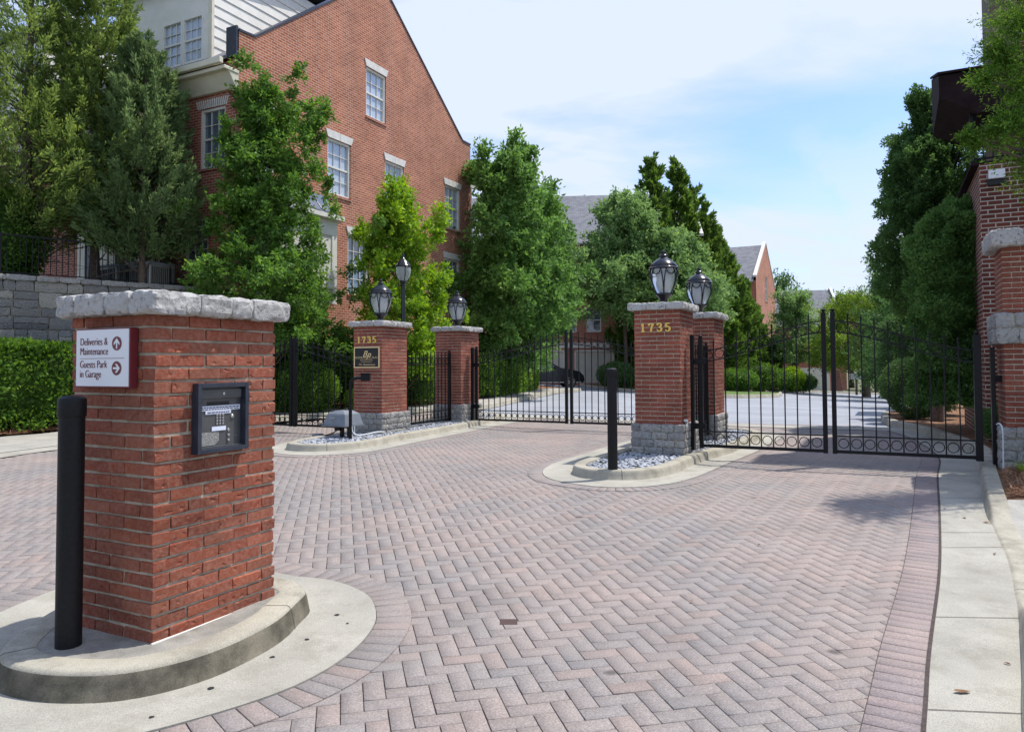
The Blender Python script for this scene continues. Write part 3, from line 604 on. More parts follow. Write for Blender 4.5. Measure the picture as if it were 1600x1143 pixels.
# ================================================================== BRICK PILLARS
def rock_box(mb, x0, x1, y0, y1, z0, z1, amp, seed, sub=None, faces='all'):
    """a rough quarry-faced block"""
    r = random.Random(seed); sub = sub or max(.03, min(.06, (z1-z0)/3))
    nx, ny, nz = [max(2, int(round((b-a)/sub))) for a, b in ((x0, x1), (y0, y1), (z0, z1))]
    idx = {}; vs = []; fs = []
    off = Vector((r.uniform(0, 99), r.uniform(0, 99), r.uniform(0, 99))); c = Vector(((x0+x1)/2, (y0+y1)/2, (z0+z1)/2)); hx, hy, hz = (x1-x0)/2, (y1-y0)/2, (z1-z0)/2
    def vert(i, j, k):
        key = (i, j, k)
        if key in idx: return idx[key]
        p = Vector((x0+(x1-x0)*i/nx, y0+(y1-y0)*j/ny, z0+(z1-z0)*k/nz)); d = p-c
        e = Vector((d.x/hx, d.y/hy, d.z/hz)); edge = sum(1 for t in e if abs(t) > .99)
        n_ = Vector((e.x if abs(e.x) > .99 else 0, e.y if abs(e.y) > .99 else 0, e.z if abs(e.z) > .99 else 0))
        q = p+off; dd = noise.noise(q*14)*amp+noise.noise(q*34)*amp*.5
        p = p+n_*(dd+ (amp*.55 if edge == 1 else -amp*(.1 if edge == 2 else .45)))
        vs.append(p); idx[key] = len(vs)-1; return idx[key]
    for (a, b, fx) in ((nx, ny, lambda i, j, s: (i, j, nz if s else 0)), (nx, nz, lambda i, j, s: (i, ny if s else 0, j)), (ny, nz, lambda i, j, s: (nx if s else 0, i, j))):
        for s in (0, 1):
            for i in range(a):
                for j in range(b): fs.append((vert(*fx(i, j, s)), vert(*fx(i+1, j, s)), vert(*fx(i+1, j+1, s)), vert(*fx(i, j+1, s))))
    mb.add(vs, fs)
def split(a, b, target, r, jit=.25):
    n = max(1, round((b-a)/target)); c = [a]+[a+(b-a)*i/n+r.uniform(-jit, jit)*(b-a)/n for i in range(1, n)]+[b]; return list(zip(c, c[1:]))
def brick_shaft(W, D, z0, z1, parent, mat, seed, fine=False, course=.0677, name='brick_shaft', rough=1):
    """bricks set in mortar; local box x -W..0, y 0..D; running bond lapped at the corners"""
    r = random.Random(seed); mb = MB(); core = MB(); g = .0052*(1+.2*(rough-1)); n = round((z1-z0)/course); ch = (z1-z0)/n
    rc_ = .003 if rough == 1 else .0062; core.box(-W+rc_, -rc_, rc_, D-rc_, z0, z1)
    core.build('mortar', M_mort, parent)
    T = .095
    def br(x0, x1, y0, y1, za, zb):
        j = .0018*rough; jx, jy = r.uniform(-j, j), r.uniform(-j, j)
        x0 += jx; x1 += jx; y0 += jy; y1 += jy; e = .0035
        ex = r.uniform(0, .002)*rough
        base = [(x0-ex, y0-ex), (x1+ex, y0-ex), (x1+ex, y1+ex), (x0-ex, y1+ex)]; inn = [(x0+e, y0+e), (x1-e, y0+e), (x1-e, y1-e), (x0+e, y1-e)]
        def jz(): return r.uniform(-.0014, .0014)*rough
        vs = [(x, y, za+jz()) for x, y in inn]+[(x+jz()*.8, y+jz()*.8, za+e) for x, y in base]+[(x+jz()*.8, y+jz()*.8, zb-e+jz()) for x, y in base]+[(x, y, zb+jz()) for x, y in inn]
        fs = [(0, 3, 2, 1), (12, 13, 14, 15)]
        for l in range(3): fs += [(l*4+k, l*4+(k+1) % 4, l*4+4+(k+1) % 4, l*4+4+k) for k in range(4)]
        mb.add(vs, fs)
    for k in range(n):
        za, zb = z0+k*ch+g, z0+(k+1)*ch-g
        full_x = k % 2 == 0
        xa, xb = (-W, 0) if full_x else (-W+T+g*2, -T-g*2)
        nbx = max(1, round((xb-xa)/.2))
        for side in (0, 1):
            ya, yb = (0, T) if side == 0 else (D-T, D)
            for i in range(nbx):
                br(xa+(xb-xa)*i/nbx+(g if i else 0), xa+(xb-xa)*(i+1)/nbx-(g if i < nbx-1 else 0), ya, yb, za, zb)
        ya, yb = (0, D) if not full_x else (T+g*2, D-T-g*2)
        nby = max(1, round((yb-ya)/.2))
        for side in (0, 1):
            xa2, xb2 = (-T, 0) if side == 0 else (-W, -W+T)
            for i in range(nby):
                br(xa2, xb2, ya+(yb-ya)*i/nby+(g if i else 0), ya+(yb-ya)*(i+1)/nby-(g if i < nby-1 else 0), za, zb)
    return mb.build(name, mat, parent)
def stone_ring(W, D, z0, z1, courses, over, thick, parent, mat, seed, name, amp=.010, bl=.27, top=True, sub=None):
    r = random.Random(seed); mb = MB(); core = MB(); e = over
    core.box(-W-e+.02, e-.02, -e+.02, D+e-.02, z0+.004, z1-.012); core.build('mortar', M_mort, parent)
    h = (z1-z0)/courses
    for k in range(courses):
        za, zb = z0+k*h+.004, z0+(k+1)*h-.004; fx = k % 2 == 0
        xa, xb = (-W-e, e) if fx else (-W-e+thick+.006, e-thick-.006)
        for (ya, yb) in ((-e, -e+thick), (D+e-thick, D+e)):
            for a, b in split(xa, xb, bl, r): rock_box(mb, a+.005, b-.005, ya, yb, za, zb, amp, r.random(), sub)
        ya, yb = (-e, D+e) if not fx else (-e+thick+.006, D+e-thick-.006)
        for (x0, x1) in ((e-thick, e), (-W-e, -W-e+thick)):
            for a, b in split(ya, yb, bl, r): rock_box(mb, x0, x1, a+.005, b-.005, za, zb, amp, r.random(), sub)
    return mb.build(name, mat, parent, smooth=20)
STROKES = {'1': [[(.18, .82), (.45, 1.0), (.45, 0)], [(.2, 0), (.72, 0)]],
 '7': [[(.1, .78), (.1, .97), (.85, .97), (.55, .5), (.42, 0)]],
 '3': [[(.1, .82), (.25, .98), (.55, 1.0), (.76, .84), (.70, .64), (.42, .54), (.74, .44), (.84, .24), (.66, .03), (.34, 0), (.1, .16)]],
 '5': [[(.78, .97), (.26, .97), (.18, .55), (.48, .62), (.78, .46), (.82, .22), (.62, .02), (.32, 0), (.1, .16)]]}
def numbers(parent, x0, z, y, h, gapx, name='house_number'):
    """gilt figures fixed on the local -y face"""
    for i, ch in enumerate('1735'):
        mb = MB(); ox = x0+i*(h*.72+gapx)
        for st in STROKES[ch]:
            P = catmull(st, 4, False) if ch in '35' and len(st) > 4 else st
            w_ = [h*(.085 if k in (0, len(P)-1) else .10) for k in range(len(P))]
            for (a, b) in zip(P, P[1:]):
                v = Vector((b[0]-a[0], b[1]-a[1])); v.normalize(); nn = Vector((-v.y, v.x))*h*.085/(.8)
                nn *= 1.25 if abs(v.y) > .7 else .75
                ax, az, bx, bz = ox+a[0]*h*.72, z+a[1]*h, ox+b[0]*h*.72, z+b[1]*h; ex, ez = v.x*h*.05, v.y*h*.05
                q = [(ax-ex+nn.x, az-ez+nn.y), (ax-ex-nn.x, az-ez-nn.y), (bx+ex-nn.x, bz+ez-nn.y), (bx+ex+nn.x, bz+ez+nn.y)]
                jy = random.uniform(0, .0015)
                mb.add([(x, y-.016-jy, zz) for x, zz in q]+[(x, y-.001, zz) for x, zz in q], [(0, 1, 2, 3), (0, 1, 5, 4), (1, 2, 6, 5), (2, 3, 7, 6), (3, 0, 4, 7)])
        mb.build(name, M_gold, parent)
# the near pillar (no stone base), corner at its near right edge
P1 = thing('brick_pillar', 'squat red brick pillar carrying the keypad, with a thick granite cap, on the nearest kerbed island', 'pillar', (-1.905, 3.945, .135), RZ)
brick_shaft(.70, .86, 0, 1.755, P1, M_brickA, 11, course=.0728, rough=2.2)
stone_ring(.70, .86, 1.75, 1.872, 1, .070, .30, P1, M_gran, 21, 'cap_stone', .011, .23, sub=.02)
mb = MB(); mb.box(0, .016, -.01, .87, .0, .016); mb.build('caulk_line', M_lint, P1, bevel=.006)
def gate_pillar(label, loc, seed, W=.70, D=.85, num=True, mat=M_brickB, h=1.55, zb=.0):
    t = thing('gate_pillar', label, 'pillar', loc, RZ, 'brick gate pillars with granite caps')
    stone_ring(W, D, zb, zb+.45, 4, .055, .14, t, M_stone, seed, 'stone_base', .010, .27, sub=.028)
    brick_shaft(W, D, zb+.44, zb+.45+h, t, mat, seed+1)
    stone_ring(W, D, zb+.45+h, zb+.45+h+.105, 1, .085, .30, t, M_gran, seed+2, 'cap_stone', .012, .25, sub=.03)
    if num: numbers(t, -W+.10 if W else 0, zb+.45+h-.325, 0, .118, .042)
    return t
HP = 1.72
P3 = gate_pillar('red brick gate pillar numbered in gilt, behind the bollard on the pebble island, no plaque', (2.50, 11.0, .255), 31, h=HP)
P3b = gate_pillar('slim brick gate pillar standing just behind the numbered pillar of the pebble island', (3.60, 13.16, .25), 41, num=False, h=HP)
P2 = gate_pillar('red brick gate pillar with gilt numbers and a black plaque, beside the grey operator box', (-2.57, 14.6, .22), 51, h=HP)
P4 = gate_pillar('red brick gate pillar without numbers at the hinge of the far left double gate', (-1.20, 17.3, .24), 61, num=False, h=HP)
# big right-hand pier
P5 = thing('brick_pier', 'tall brick pier with a stone band and granite cap, right of the gates', 'pier', (6.19+1.2*D2.x, 9.3+1.2*D2.y, .22), RZ)
stone_ring(1.2, .7, 0, .57, 4, .07, .16, P5, M_stone, 71, 'stone_base', .016, .28, sub=.03)
brick_shaft(1.2, .7, .56, 1.62, P5, M_brickB, 72)
stone_ring(1.2, .7, 1.62, 2.0, 2, .09, .2, P5, M_stone, 73, 'stone_band', .016, .30, sub=.03)
brick_shaft(1.2, .7, 1.99, 2.84, P5, M_brickB, 74)
stone_ring(1.2, .7, 2.84, 3.05, 1, .12, .3, P5, M_gran, 75, 'cap_stone', .018, .34, sub=.03)

# ================================================================== LANTERNS
def lantern(label, loc, s=1.0):
    t = thing('pillar_lantern', label, 'lantern', loc, random.uniform(0, .6), 'black lanterns on the gate pillars')
    t.scale = (s, s, s)
    MB().lathe([(.0, 0), (.095, 0), (.095, .012), (.06, .03), (.055, .07), (.075, .11), (.115, .145), (.125, .16), (.125, .178), (0, .178)], 24).build('base_cup', M_lampm, t, smooth=30)
    MB().lathe([(.112, .175), (.15, .25), (.185, .34), (.20, .42), (.198, .50), (.18, .545)], 28, caps=False).build('glass_globe', M_glass, t, smooth=60)
    MB().lathe([(0, .18), (.05, .182), (.085, .25), (.10, .34), (.09, .44), (.05, .5), (0, .51)], 16, caps=False).build('inner_diffuser', M_diff, t, smooth=60)
    MB().lathe([(.195, .53), (.222, .535), (.226, .55), (.205, .565), (.20, .585), (.17, .625), (.12, .665), (.075, .695), (.052, .715), (.05, .735), (.062, .742), (.05, .755), (.03, .765), (.034, .79), (.02, .815), (0, .825)], 28).build('roof', M_lampm, t, smooth=30)
    for k in range(6):
        a = 2*pi*k/6; mb = MB()
        pr = [(.118, .175), (.158, .25), (.193, .34), (.209, .42), (.205, .50), (.195, .54)]
        for da in (-.14, .14):
            pts = []
            for i, (r, z) in enumerate(pr):
                f = i/(len(pr)-1); b = a+da*(.15+.2*f+1.6*f**3)
                pts.append((r*cos(b), r*sin(b), z))
            mb.tube(pts, .0085, 6)
        mid = a+pi/6; pts = [(.212*cos(mid+.27*cos(u)), .212*sin(mid+.27*cos(u)), .50-.05*sin(u)) for u in [pi*j/8 for j in range(9)]]
        mb.tube(pts, .008, 6); mb.build('rib', M_lampm, t, smooth=60)
    MB().ringx((0, 0, 0), .1, .001, 'y', 4, 3)
    return t
capz = .45+HP+.105
def on_cap(loc, dz=0, W=.7, D=.85):
    v = Vector(loc)+D2*(-W/2)+D1*(D/2); return (v.x, v.y, loc[2]+capz+dz)
lantern('black lantern with curved glass on the numbered pillar above the pebble island', on_cap((2.5, 11.0, .245)), 1.06)
lantern('black lantern on the slim pillar behind, right of the largest lantern', on_cap((3.6, 13.16, .24)), 1.08)
lantern('black lantern with pale glass on the pillar with the plaque', on_cap((-2.57, 14.6, .21)), 1.10)
lantern('black lantern on the far left pillar at the hinge of the double gate', on_cap((-1.20, 17.3, .23)), 1.10)

# street lamp behind the plaque pillar
t = thing('street_lamp', 'black post lamp with a small clear globe behind the pillar with the plaque', 'street lamp', (-2.74, 18.6, .22)); t.scale = (1.3, 1.3, 1.07)
MB().lathe([(.11, 0), (.11, .3), (.07, .36), (.06, .5), (.045, .6), (.04, 3.15), (.065, 3.18), (.045, 3.22), (.07, 3.26), (.06, 3.3)], 14).build('pole', M_lampm, t, smooth=30)
MB().lathe([(.07, 3.29), (.115, 3.36), (.145, 3.46), (.15, 3.56), (.145, 3.62)], 20, caps=False).build('glass_globe', M_glass, t, smooth=60)
MB().lathe([(.155, 3.61), (.16, 3.64), (.13, 3.69), (.10, 3.75), (.05, 3.8), (.025, 3.84), (.03, 3.88), (.0, 3.96)], 20).build('roof', M_lampm, t, smooth=30)
mb = MB()
for k in range(4): a = k*pi/2+.4; mb.tube([(.08*cos(a), .08*sin(a), 3.29), (.15*cos(a), .15*sin(a), 3.46), (.152*cos(a), .152*sin(a), 3.63)], .008, 6)
mb.build('cage', M_lampm, t, smooth=60)

# ================================================================== GATES
def iron_leaf(name, label, cat, loc, rotz, Lg, n, zt, post=(.06, .06), group=None, zl=.25, ball=True, tip=.14, ringr=.062, gh=0):
    """local x from hinge 0 to free end Lg; zt(u) = top rail height at u in 0..1, all above loc"""
    t = thing(name, label, cat, loc, rotz, group)
    def bar(nm, x0, x1, z0, z1, th=.02): return MB().box(x0, x1, -th, th, z0, z1).build(nm, M_blk, t, bevel=.003)
    h0 = zt(0)+.2; h1 = zt(1)+.12
    bar('hinge_stile', 0, post[0], -.02, h0, post[0]/2); bar('meeting_stile', Lg-post[1], Lg, -.01, h1, post[1]/2)
    MB().lathe([(.018, 0), (.014, .012), (.03, .03), (.034, .045), (0, .052)], 12, (Lg-post[1]/2, 0, h1)).build('finial', M_blk, t, smooth=40); MB().lathe([(.018, 0), (.03, .02), (.028, .04), (0, .06)], 12, (post[0]/2, 0, h0)).build('finial', M_blk, t, smooth=40)
    bar('bottom_rail', post[0], Lg-post[1], 0, .045); bar('lower_rail', post[0], Lg-post[1], zl-.02, zl, .012)
    for dz in (0, -.16):
        k = 16; pts = [(post[0]+(Lg-post[0]-post[1])*i/k, 0, zt(i/k)+dz) for i in range(k+1)]
        mb = MB()
        for a, b in zip(pts, pts[1:]):
            mb.add([(a[0], -.012, a[2]-.009), (a[0], .012, a[2]-.009), (a[0], .012, a[2]+.009), (a[0], -.012, a[2]+.009), (b[0], -.012, b[2]-.009), (b[0], .012, b[2]-.009), (b[0], .012, b[2]+.009), (b[0], -.012, b[2]+.009)], [(0, 1, 5, 4), (1, 2, 6, 5), (2, 3, 7, 6), (3, 0, 4, 7)])
        mb.build('top_rail', M_blk, t)
    sp = (Lg-post[0]-post[1])/n
    for i in range(1, n):
        x = post[0]+sp*i; z1 = zt(x/Lg)+tip; mb = MB(); r = .0085
        mb.box(x-r, x+r, -r, r, .04, z1-.075)
        mb.lathe([(.009, 0), (.016, .006), (.016, .014), (.009, .02), (.009, .03), (.017, .04), (.0, .085)], 6, (x, 0, z1-.08))
        mb.build('picket', M_blk, t)
    mb = MB(); mt = MB(); zc = (.045+zl-.02)/2; rr = min(sp*.42, (zl-.02-.045)/2)
    for i in range(n):
        x = post[0]+sp*(i+.5); mb.ringx((x, 0, zc), rr-.006, .0065, 'y', 20, 5); mt.ringx((x, 0, zt(x/Lg)-.08), min(sp*.42, .071)-.006, .0065, 'y', 20, 5)
    mb.build('ring_row', M_blk, t, smooth=60); mt.build('ring_row', M_blk, t, smooth=60)
    return t
def ogee(a, b): return lambda u: a+(b-a)*(smooth(0, 1, u)*.55+.45*u)
gr_ = 'wrought iron gate leaves'
gz = .345
def pt(o, a, b): v = Vector((o[0], o[1], 0))+D2*a+D1*b; return (v.x, v.y)
h1_ = (2.85, 11.30)
iron_leaf('iron_gate', 'black iron gate leaf hinged on the numbered pillar of the pebble island', 'gate', (*h1_, gz), RZ, 1.80, 10, ogee(1.45, 1.86), group=gr_)
e1 = pt(h1_, 3.66, 0)
iron_leaf('iron_gate', 'black iron gate leaf beside the tall right-hand pier', 'gate', (*e1, gz), RZ+pi, 1.80, 10, ogee(1.42, 1.86), group=gr_, post=(.085, .06))
h2_ = (-.874, 17.60)
iron_leaf('iron_gate', 'wide iron gate leaf hinged on the far left pillar, hedge and car behind it', 'gate', (*h2_, .30), RZ, 2.37, 15, ogee(1.50, 1.92), group=gr_)
e2 = pt(h2_, 4.80, 0)
iron_leaf('iron_gate', 'wide iron gate leaf partly hidden behind the numbered island pillar and bollard', 'gate', (*e2, .30), RZ+pi, 2.37, 15, ogee(1.50, 1.92), group=gr_)
h3_ = pt((-2.57, 14.6), -.76, .42)
iron_leaf('iron_gate', 'iron gate leaf left of the pillar with the plaque, green hedge behind', 'gate', (*h3_, .30), RZ+pi, 1.92, 12, ogee(1.42, 1.80), group=gr_, post=(.04, .075))
e3 = pt(h3_, -3.88, 0)
iron_leaf('iron_gate', 'leftmost iron gate leaf, mostly hidden behind the near keypad pillar', 'gate', (*e3, .30), RZ, 1.92, 12, ogee(1.42, 1.80), group=gr_, post=(.06, .075))
# fixed panels between the paired pillars
gp = 'fixed iron panels between paired pillars'
a = pt((-2.57, 14.6), -.25, .90); iron_leaf('iron_fence', 'fixed iron panel between the plaque pillar and the pillar behind it', 'fence', (*a, .33), RZ+pi/2, 2.05, 13, lambda u: 1.45, group=gp, post=(.03, .06))
a = pt((2.5, 11.0), -.12, .90); iron_leaf('iron_fence', 'fixed iron panel between the numbered island pillar and the slim one behind', 'fence', (*a, .36), RZ+pi/2, 1.45, 9, lambda u: 1.45, group=gp, post=(.03, .06))
# hinge channel posts and arms against the pillars
def hinge_post(label, base, z0, ht, dx):
    t = thing('hinge_post', label, 'post', (base[0], base[1], z0), RZ, 'black hinge posts bolted to the pillars')
    MB().box(0, .05, -.05, .05, 0, ht).build('channel', M_blk, t, bevel=.004)
    for z in (.32, ht-.45): MB().box(.03, dx, -.02, .02, z, z+.085).build('bracket', M_blk, t, bevel=.004)
hinge_post('black hinge post on the right face of the numbered island pillar', pt((2.5, 11.0), .012+.05, .40), .30, 1.75, .22)
hinge_post('black hinge post on the right face of the far left pillar', pt((-1.2, 17.3), .065, .40), .27, 1.75, .20)
hinge_post('black hinge post between the right gate leaf and the tall pier', pt(e1, .10, 0), .25, 1.55, .12)

# ================================================================== BOLLARDS
def bollard(label, loc):
    t = thing('bollard', label, 'bollard', loc, 0, 'black pipe bollards')
    MB().lathe([(.063, 0), (.063, 1.23)], 32, caps=False).build('post', M_bol, t, smooth=40)
    MB().lathe([(.067, 1.2), (.069, 1.205), (.069, 1.285), (.066, 1.297), (.045, 1.309), (0, 1.314)], 32).build('cap', M_bol, t, smooth=30)
bollard('tall black bollard standing left of the near keypad pillar', (-2.335, 3.93, .14))
bollard('black bollard on the pebble island in front of the numbered pillar', (1.27, 9.43, .245))

# ================================================================== SIGN, KEYPAD, PLAQUE
def text(name, s, size, loc, rot, mat, parent, sx=1, bold=0, align='LEFT', ext=.0015, shear=0):
    c = bpy.data.curves.new(name, 'FONT'); c.body = s; c.size = size; c.extrude = ext; c.offset = bold; c.align_x = align; c.shear = shear
    o = bpy.data.objects.new(name, c); me = bpy.data.meshes.new_from_object(o); bpy.data.objects.remove(o); me.materials.clear(); me.materials.append(mat); o = bpy.data.objects.new(name, me); col.objects.link(o); o.location = loc; o.rotation_euler = rot; o.scale = (sx, 1, 1); o.parent = parent; return o
RX = (pi/2, 0, 0)   # faces local -y
t = thing('direction_sign', 'white sign with maroon lettering and arrows on the near pillar', 'sign', (-1.905, 3.945, .135), RZ)
# left face of the pillar is local y=0; x from -.70 to 0
SX0, SX1, SZ0, SZ1 = -.58, -.135, 1.362, 1.672
MB().box(SX0-.006, SX1+.006, -.055, -.006, SZ0-.008, SZ1+.008).build('backing', M_red, t, bevel=.003)
MB().box(SX0, SX1, -.059, -.053, SZ0, SZ1).build('face', M_signw, t)
yy = -.0605
for s, x, z in (('Deliveries &', .035, .225), ('Maintenance', .035, .172), ('Guests Park', .035, .100), ('in Garage', .035, .047)):
    text('lettering', s, .060, (SX0+x, yy, SZ0+z), RX, M_red, t, .80, -.0012)
MB().box(SX0+.035, SX1-.035, -.0605, -.0585, SZ0+.151, SZ0+.153).build('divider', M_red, t)
for zc, ar in ((.232, 0), (.098, -pi/2)):
    cx_, cz_ = SX1-.095, SZ0+zc
    mb = MB(); n = 28; mb.add([(cx_+.040*cos(2*pi*k/n), -.0605, cz_+.038*sin(2*pi*k/n)) for k in range(n)], [tuple(range(n))]); d_ = mb.build('arrow_disc', M_red, t)
    sh = [(-.0055, -.028), (.0055, -.028), (.0055, .005), (.024, -.010), (.024, .004), (0, .029), (-.024, .004), (-.024, -.010), (-.0055, .005)]
    R = lambda p: (cx_+(p[0]*cos(ar)-p[1]*sin(ar)), -.0612, cz_+(p[0]*sin(ar)+p[1]*cos(ar)))
    MB().add([R(p) for p in sh], [(0, 1, 2, 8), (8, 2, 3, 4), (8, 4, 5, 6), (8, 6, 7)]).build('arrow', M_signw, t)
# keypad on local +x face (x=0), y along D1
t = thing('entry_keypad', 'black metal entry keypad unit in a deep frame on the near pillar', 'keypad', (-1.905, 3.945, .135), RZ)
KY0, KY1, KZ0, KZ1 = .235, .602, .975, 1.372
mb = MB(); f_ = .026; d_ = .055
for (a, b, c, d) in ((KY0, KY0+f_, KZ0, KZ1), (KY1-f_, KY1, KZ0, KZ1), (KY0+f_, KY1-f_, KZ0, KZ0+f_), (KY0+f_, KY1-f_, KZ1-f_, KZ1)): mb.box(.0, d_, a, b, c, d)
mb.build('hood', M_kf, t, bevel=.003)
mb = MB(); mb.box(.0, .012, KY0+f_, KY1-f_, KZ0+f_, KZ1-f_); mb.box(.012, .030, KY0+f_+.01, KY1-f_-.01, KZ1-f_-.062, KZ1-f_-.012); mb.box(.012, .03, KY0+f_, KY1-f_, KZ0+f_, KZ0+f_+.008); mb.build('panel', M_pan, t, bevel=.0015)
yc = lambda u: KY0+f_+(KY1-KY0-2*f_)*u
zc_ = lambda v: KZ0+f_+(KZ1-KZ0-2*f_)*v
MB().box(.0125, .0145, yc(.22), yc(.72), zc_(.70), zc_(.76)).build('display', M_dark, t)
mb = MB(); mb.box(.0150, .017, yc(.05), yc(.97), zc_(.615), zc_(.695)); mb.box(.0135, .016, yc(.18), yc(.76), zc_(.555), zc_(.615)); mb.box(.0145, .017, yc(.32), yc(.64), zc_(.275), zc_(.345)); mb.build('paper_label', M_tape, t)
mb = MB()
for row in range(4):
    z = zc_(.68-.016*row)-.001; 
for row, (ya, yb) in enumerate(((.08, .94), (.08, .92), (.22, .72))):
    z = (zc_(.667), zc_(.637), zc_(.583))[row]; y = ya
    while y < yb:
        wl = random.uniform(.03, .08); mb.box(.0168, .0178, yc(y), yc(min(yb, y+wl)), z-.003, z+.003); y += wl+.015
mb.build('print', M_kf, t)
for i in range(3):
    for j in range(4):
        MB().box(.012, .018, yc(.42+i*.068), yc(.42+i*.068)+.014, zc_(.375+j*.048), zc_(.375+j*.048)+.012).build('key', M_chrome, t, bevel=.002)
def knob(nm, u, v, r, h, mat):
    mb = MB(); n = 14; y0, z0 = yc(u), zc_(v)
    vs = []; pr = [(r, .012), (r, .012+h*.6), (r*.7, .012+h), (0, .012+h)]
    for rr, x in pr: vs += [(x, y0+rr*cos(2*pi*k/n), z0+rr*sin(2*pi*k/n)) for k in range(n)]
    mb.add(vs, [(i*n+k, i*n+(k+1) % n, (i+1)*n+(k+1) % n, (i+1)*n+k) for i in range(3) for k in range(n)]); mb.build(nm, mat, t, smooth=40)
for v in (.275, .19, .105): knob('call_button', .70, v, .010, .010, M_chrome)
knob('key_lock', .80, .50, .012, .008, M_chrome); knob('bolt', .90, .16, .004, .004, M_chrome)
mb = MB(); mb.box(.030, .034, yc(.55)-.008, yc(.55)+.008, KZ1-f_-.045, KZ1-f_-.029); mb.build('camera_lens', M_chrome, t, bevel=.003)
MB().add([(.0135, yc(.03), zc_(.04)), (.0135, yc(.40), zc_(.04)), (.0135, yc(.49), zc_(.11)), (.0135, yc(.49), zc_(.26)), (.0135, yc(.03), zc_(.26))], [(0, 1, 2, 3, 4)]).build('speaker_plate', M_plate, t)
# plaque
t = thing('name_plaque', 'black plaque with gold border and lettering under the gilt numbers', 'plaque', (-2.57, 14.6, .22), RZ)
qx0, qx1, qz0, qz1 = -.675, -.045, 1.34, 1.76
mb = MB(); b_ = .022
for (a, b, c, d) in ((qx0, qx0+b_, qz0, qz1), (qx1-b_, qx1, qz0, qz1), (qx0+b_, qx1-b_, qz0, qz0+b_), (qx0+b_, qx1-b_, qz1-b_, qz1)): mb.box(a, b, -.03, -.003, c, d)
mb.build('border', flat('pale_gold', (.78, .58, .30), .45, .1), t, bevel=.002)
MB().box(qx0+b_, qx1-b_, -.022, -.003, qz0+b_, qz1-b_).build('plate', M_dark, t)
cxq = (qx0+qx1)/2; M_pg = MATS['pale_gold']
text('monogram', 'B', .17, (cxq-.05, -.024, qz0+.225), RX, M_pg, t, 1.1, 0, 'CENTER', shear=.4)
text('monogram', 'P', .17, (cxq+.03, -.025, qz0+.175), RX, M_pg, t, 1.1, 0, 'CENTER', shear=.4)
text('lettering', 'BROOKWOOD PLACE', .064, (cxq, -.026, qz0+.185), RX, M_pg, t, .98, -.0009, 'CENTER')
text('lettering', 'NO SOLICITING', .040, (cxq, -.026, qz0+.145), RX, M_pg, t, 1.05, -.0006, 'CENTER')
MB().box(cxq-.13, cxq+.13, -.0245, -.022, qz0+.117, qz0+.122).build('rule', M_pg, t)
text('lettering', 'The Residences', .062, (cxq, -.026, qz0+.048), RX, M_pg, t, 1.05, -.0006, 'CENTER', shear=.35)

# ================================================================== GATE OPERATOR, CARD READER, CONDUITS
opx, opy = -3.12, 13.9
t = thing('gate_operator', 'grey gate operator box on a steel stand beside the plaque pillar', 'gate operator', (opx, opy, .24), RZ)
mb = MB()
def frustum(mb, x0, x1, y0, y1, z0, a0, a1, b0, b1, z1): mb.add([(x0, y0, z0), (x1, y0, z0), (x1, y1, z0), (x0, y1, z0), (a0, b0, z1), (a1, b0, z1), (a1, b1, z1), (a0, b1, z1)], [(0, 3, 2, 1), (4, 5, 6, 7), (0, 1, 5, 4), (1, 2, 6, 5), (2, 3, 7, 6), (3, 0, 4, 7)])
frustum(mb, -.33, .20, -.27, .27, .26, -.27, .15, -.21, .21, .47); mb.build('cover', M_gray, t, bevel=.015)
mb = MB(); frustum(mb, -.27, .15, -.21, .21, .47, -.16, .05, -.13, .13, .53); mb.build('lid', M_gray, t, bevel=.012)
MB().box(-.345, .215, -.285, .285, .245, .262).build('flange', M_gray, t, bevel=.004)
for x in (-.12, .05): MB().box(x, x+.06, -.03, .03, 0, .245).build('leg', M_blk, t)
MB().box(-.24, -.10, -.05, .05, .15, .246).build('motor', M_blk, t, bevel=.01)
MB().tube([(-.15, 0, .2), (-.3, .0, .1), (-.55, .05, .03), (-.75, .1, .01)], .012, 8).build('drive_arm', M_blk, t, smooth=40)
MB().box(-.85, -.68, .02, .16, 0, .06).build('junction_box', M_gray, t, bevel=.004)
MB().box(-.15, -.05, -.279, -.262, .39, .41).build('badge', M_plate, t)
t = thing('card_reader', 'black gooseneck card reader post in front of the plaque pillar', 'card reader', (-2.95, 13.50, .235), 0)
MB().tube([(0, 0, 0), (0, 0, 1.03), (.012, 0, 1.09), (.05, 0, 1.13), (.11, 0, 1.145), (.24, 0, 1.145)], .030, 12).build('gooseneck', M_blk, t, smooth=50)
MB().lathe([(.15, 0), (.15, .015), (.06, .02)], 20).build('base_plate', M_blk, t)
mb = MB(); mb.box(.20, .36, -.07, .05, 1.09, 1.22); mb.box(.19, .385, -.10, .05, 1.22, 1.235); mb.build('reader_box', M_blk, t, bevel=.006)
def conduit(label, pts, r=.014, mat=M_pole):
    o = MB().tube(catmull3(pts), r, 8).build('conduit', mat, None, 50); return tag(o, label, 'conduit')
def catmull3(pts, n=4):
    P = [Vector(p) for p in pts]; out = []
    for i in range(len(P)-1):
        a, b, c, d = P[max(i-1, 0)], P[i], P[i+1], P[min(i+2, len(P)-1)]
        for k in range(n): t = k/n; out.append(.5*((2*b)+(c-a)*t+(2*a-5*b+4*c-d)*t*t+(3*b-a-3*c+d)*t**3))
    return out+[P[-1]]
conduit('pale conduit looping out below the grey operator box to the stone base', [(-2.95, 13.6, .50), (-2.92, 13.58, .38), (-2.80, 13.62, .33), (-2.55, 13.9, .36), (-2.45, 14.1, .34), (-2.42, 14.15, .25)])
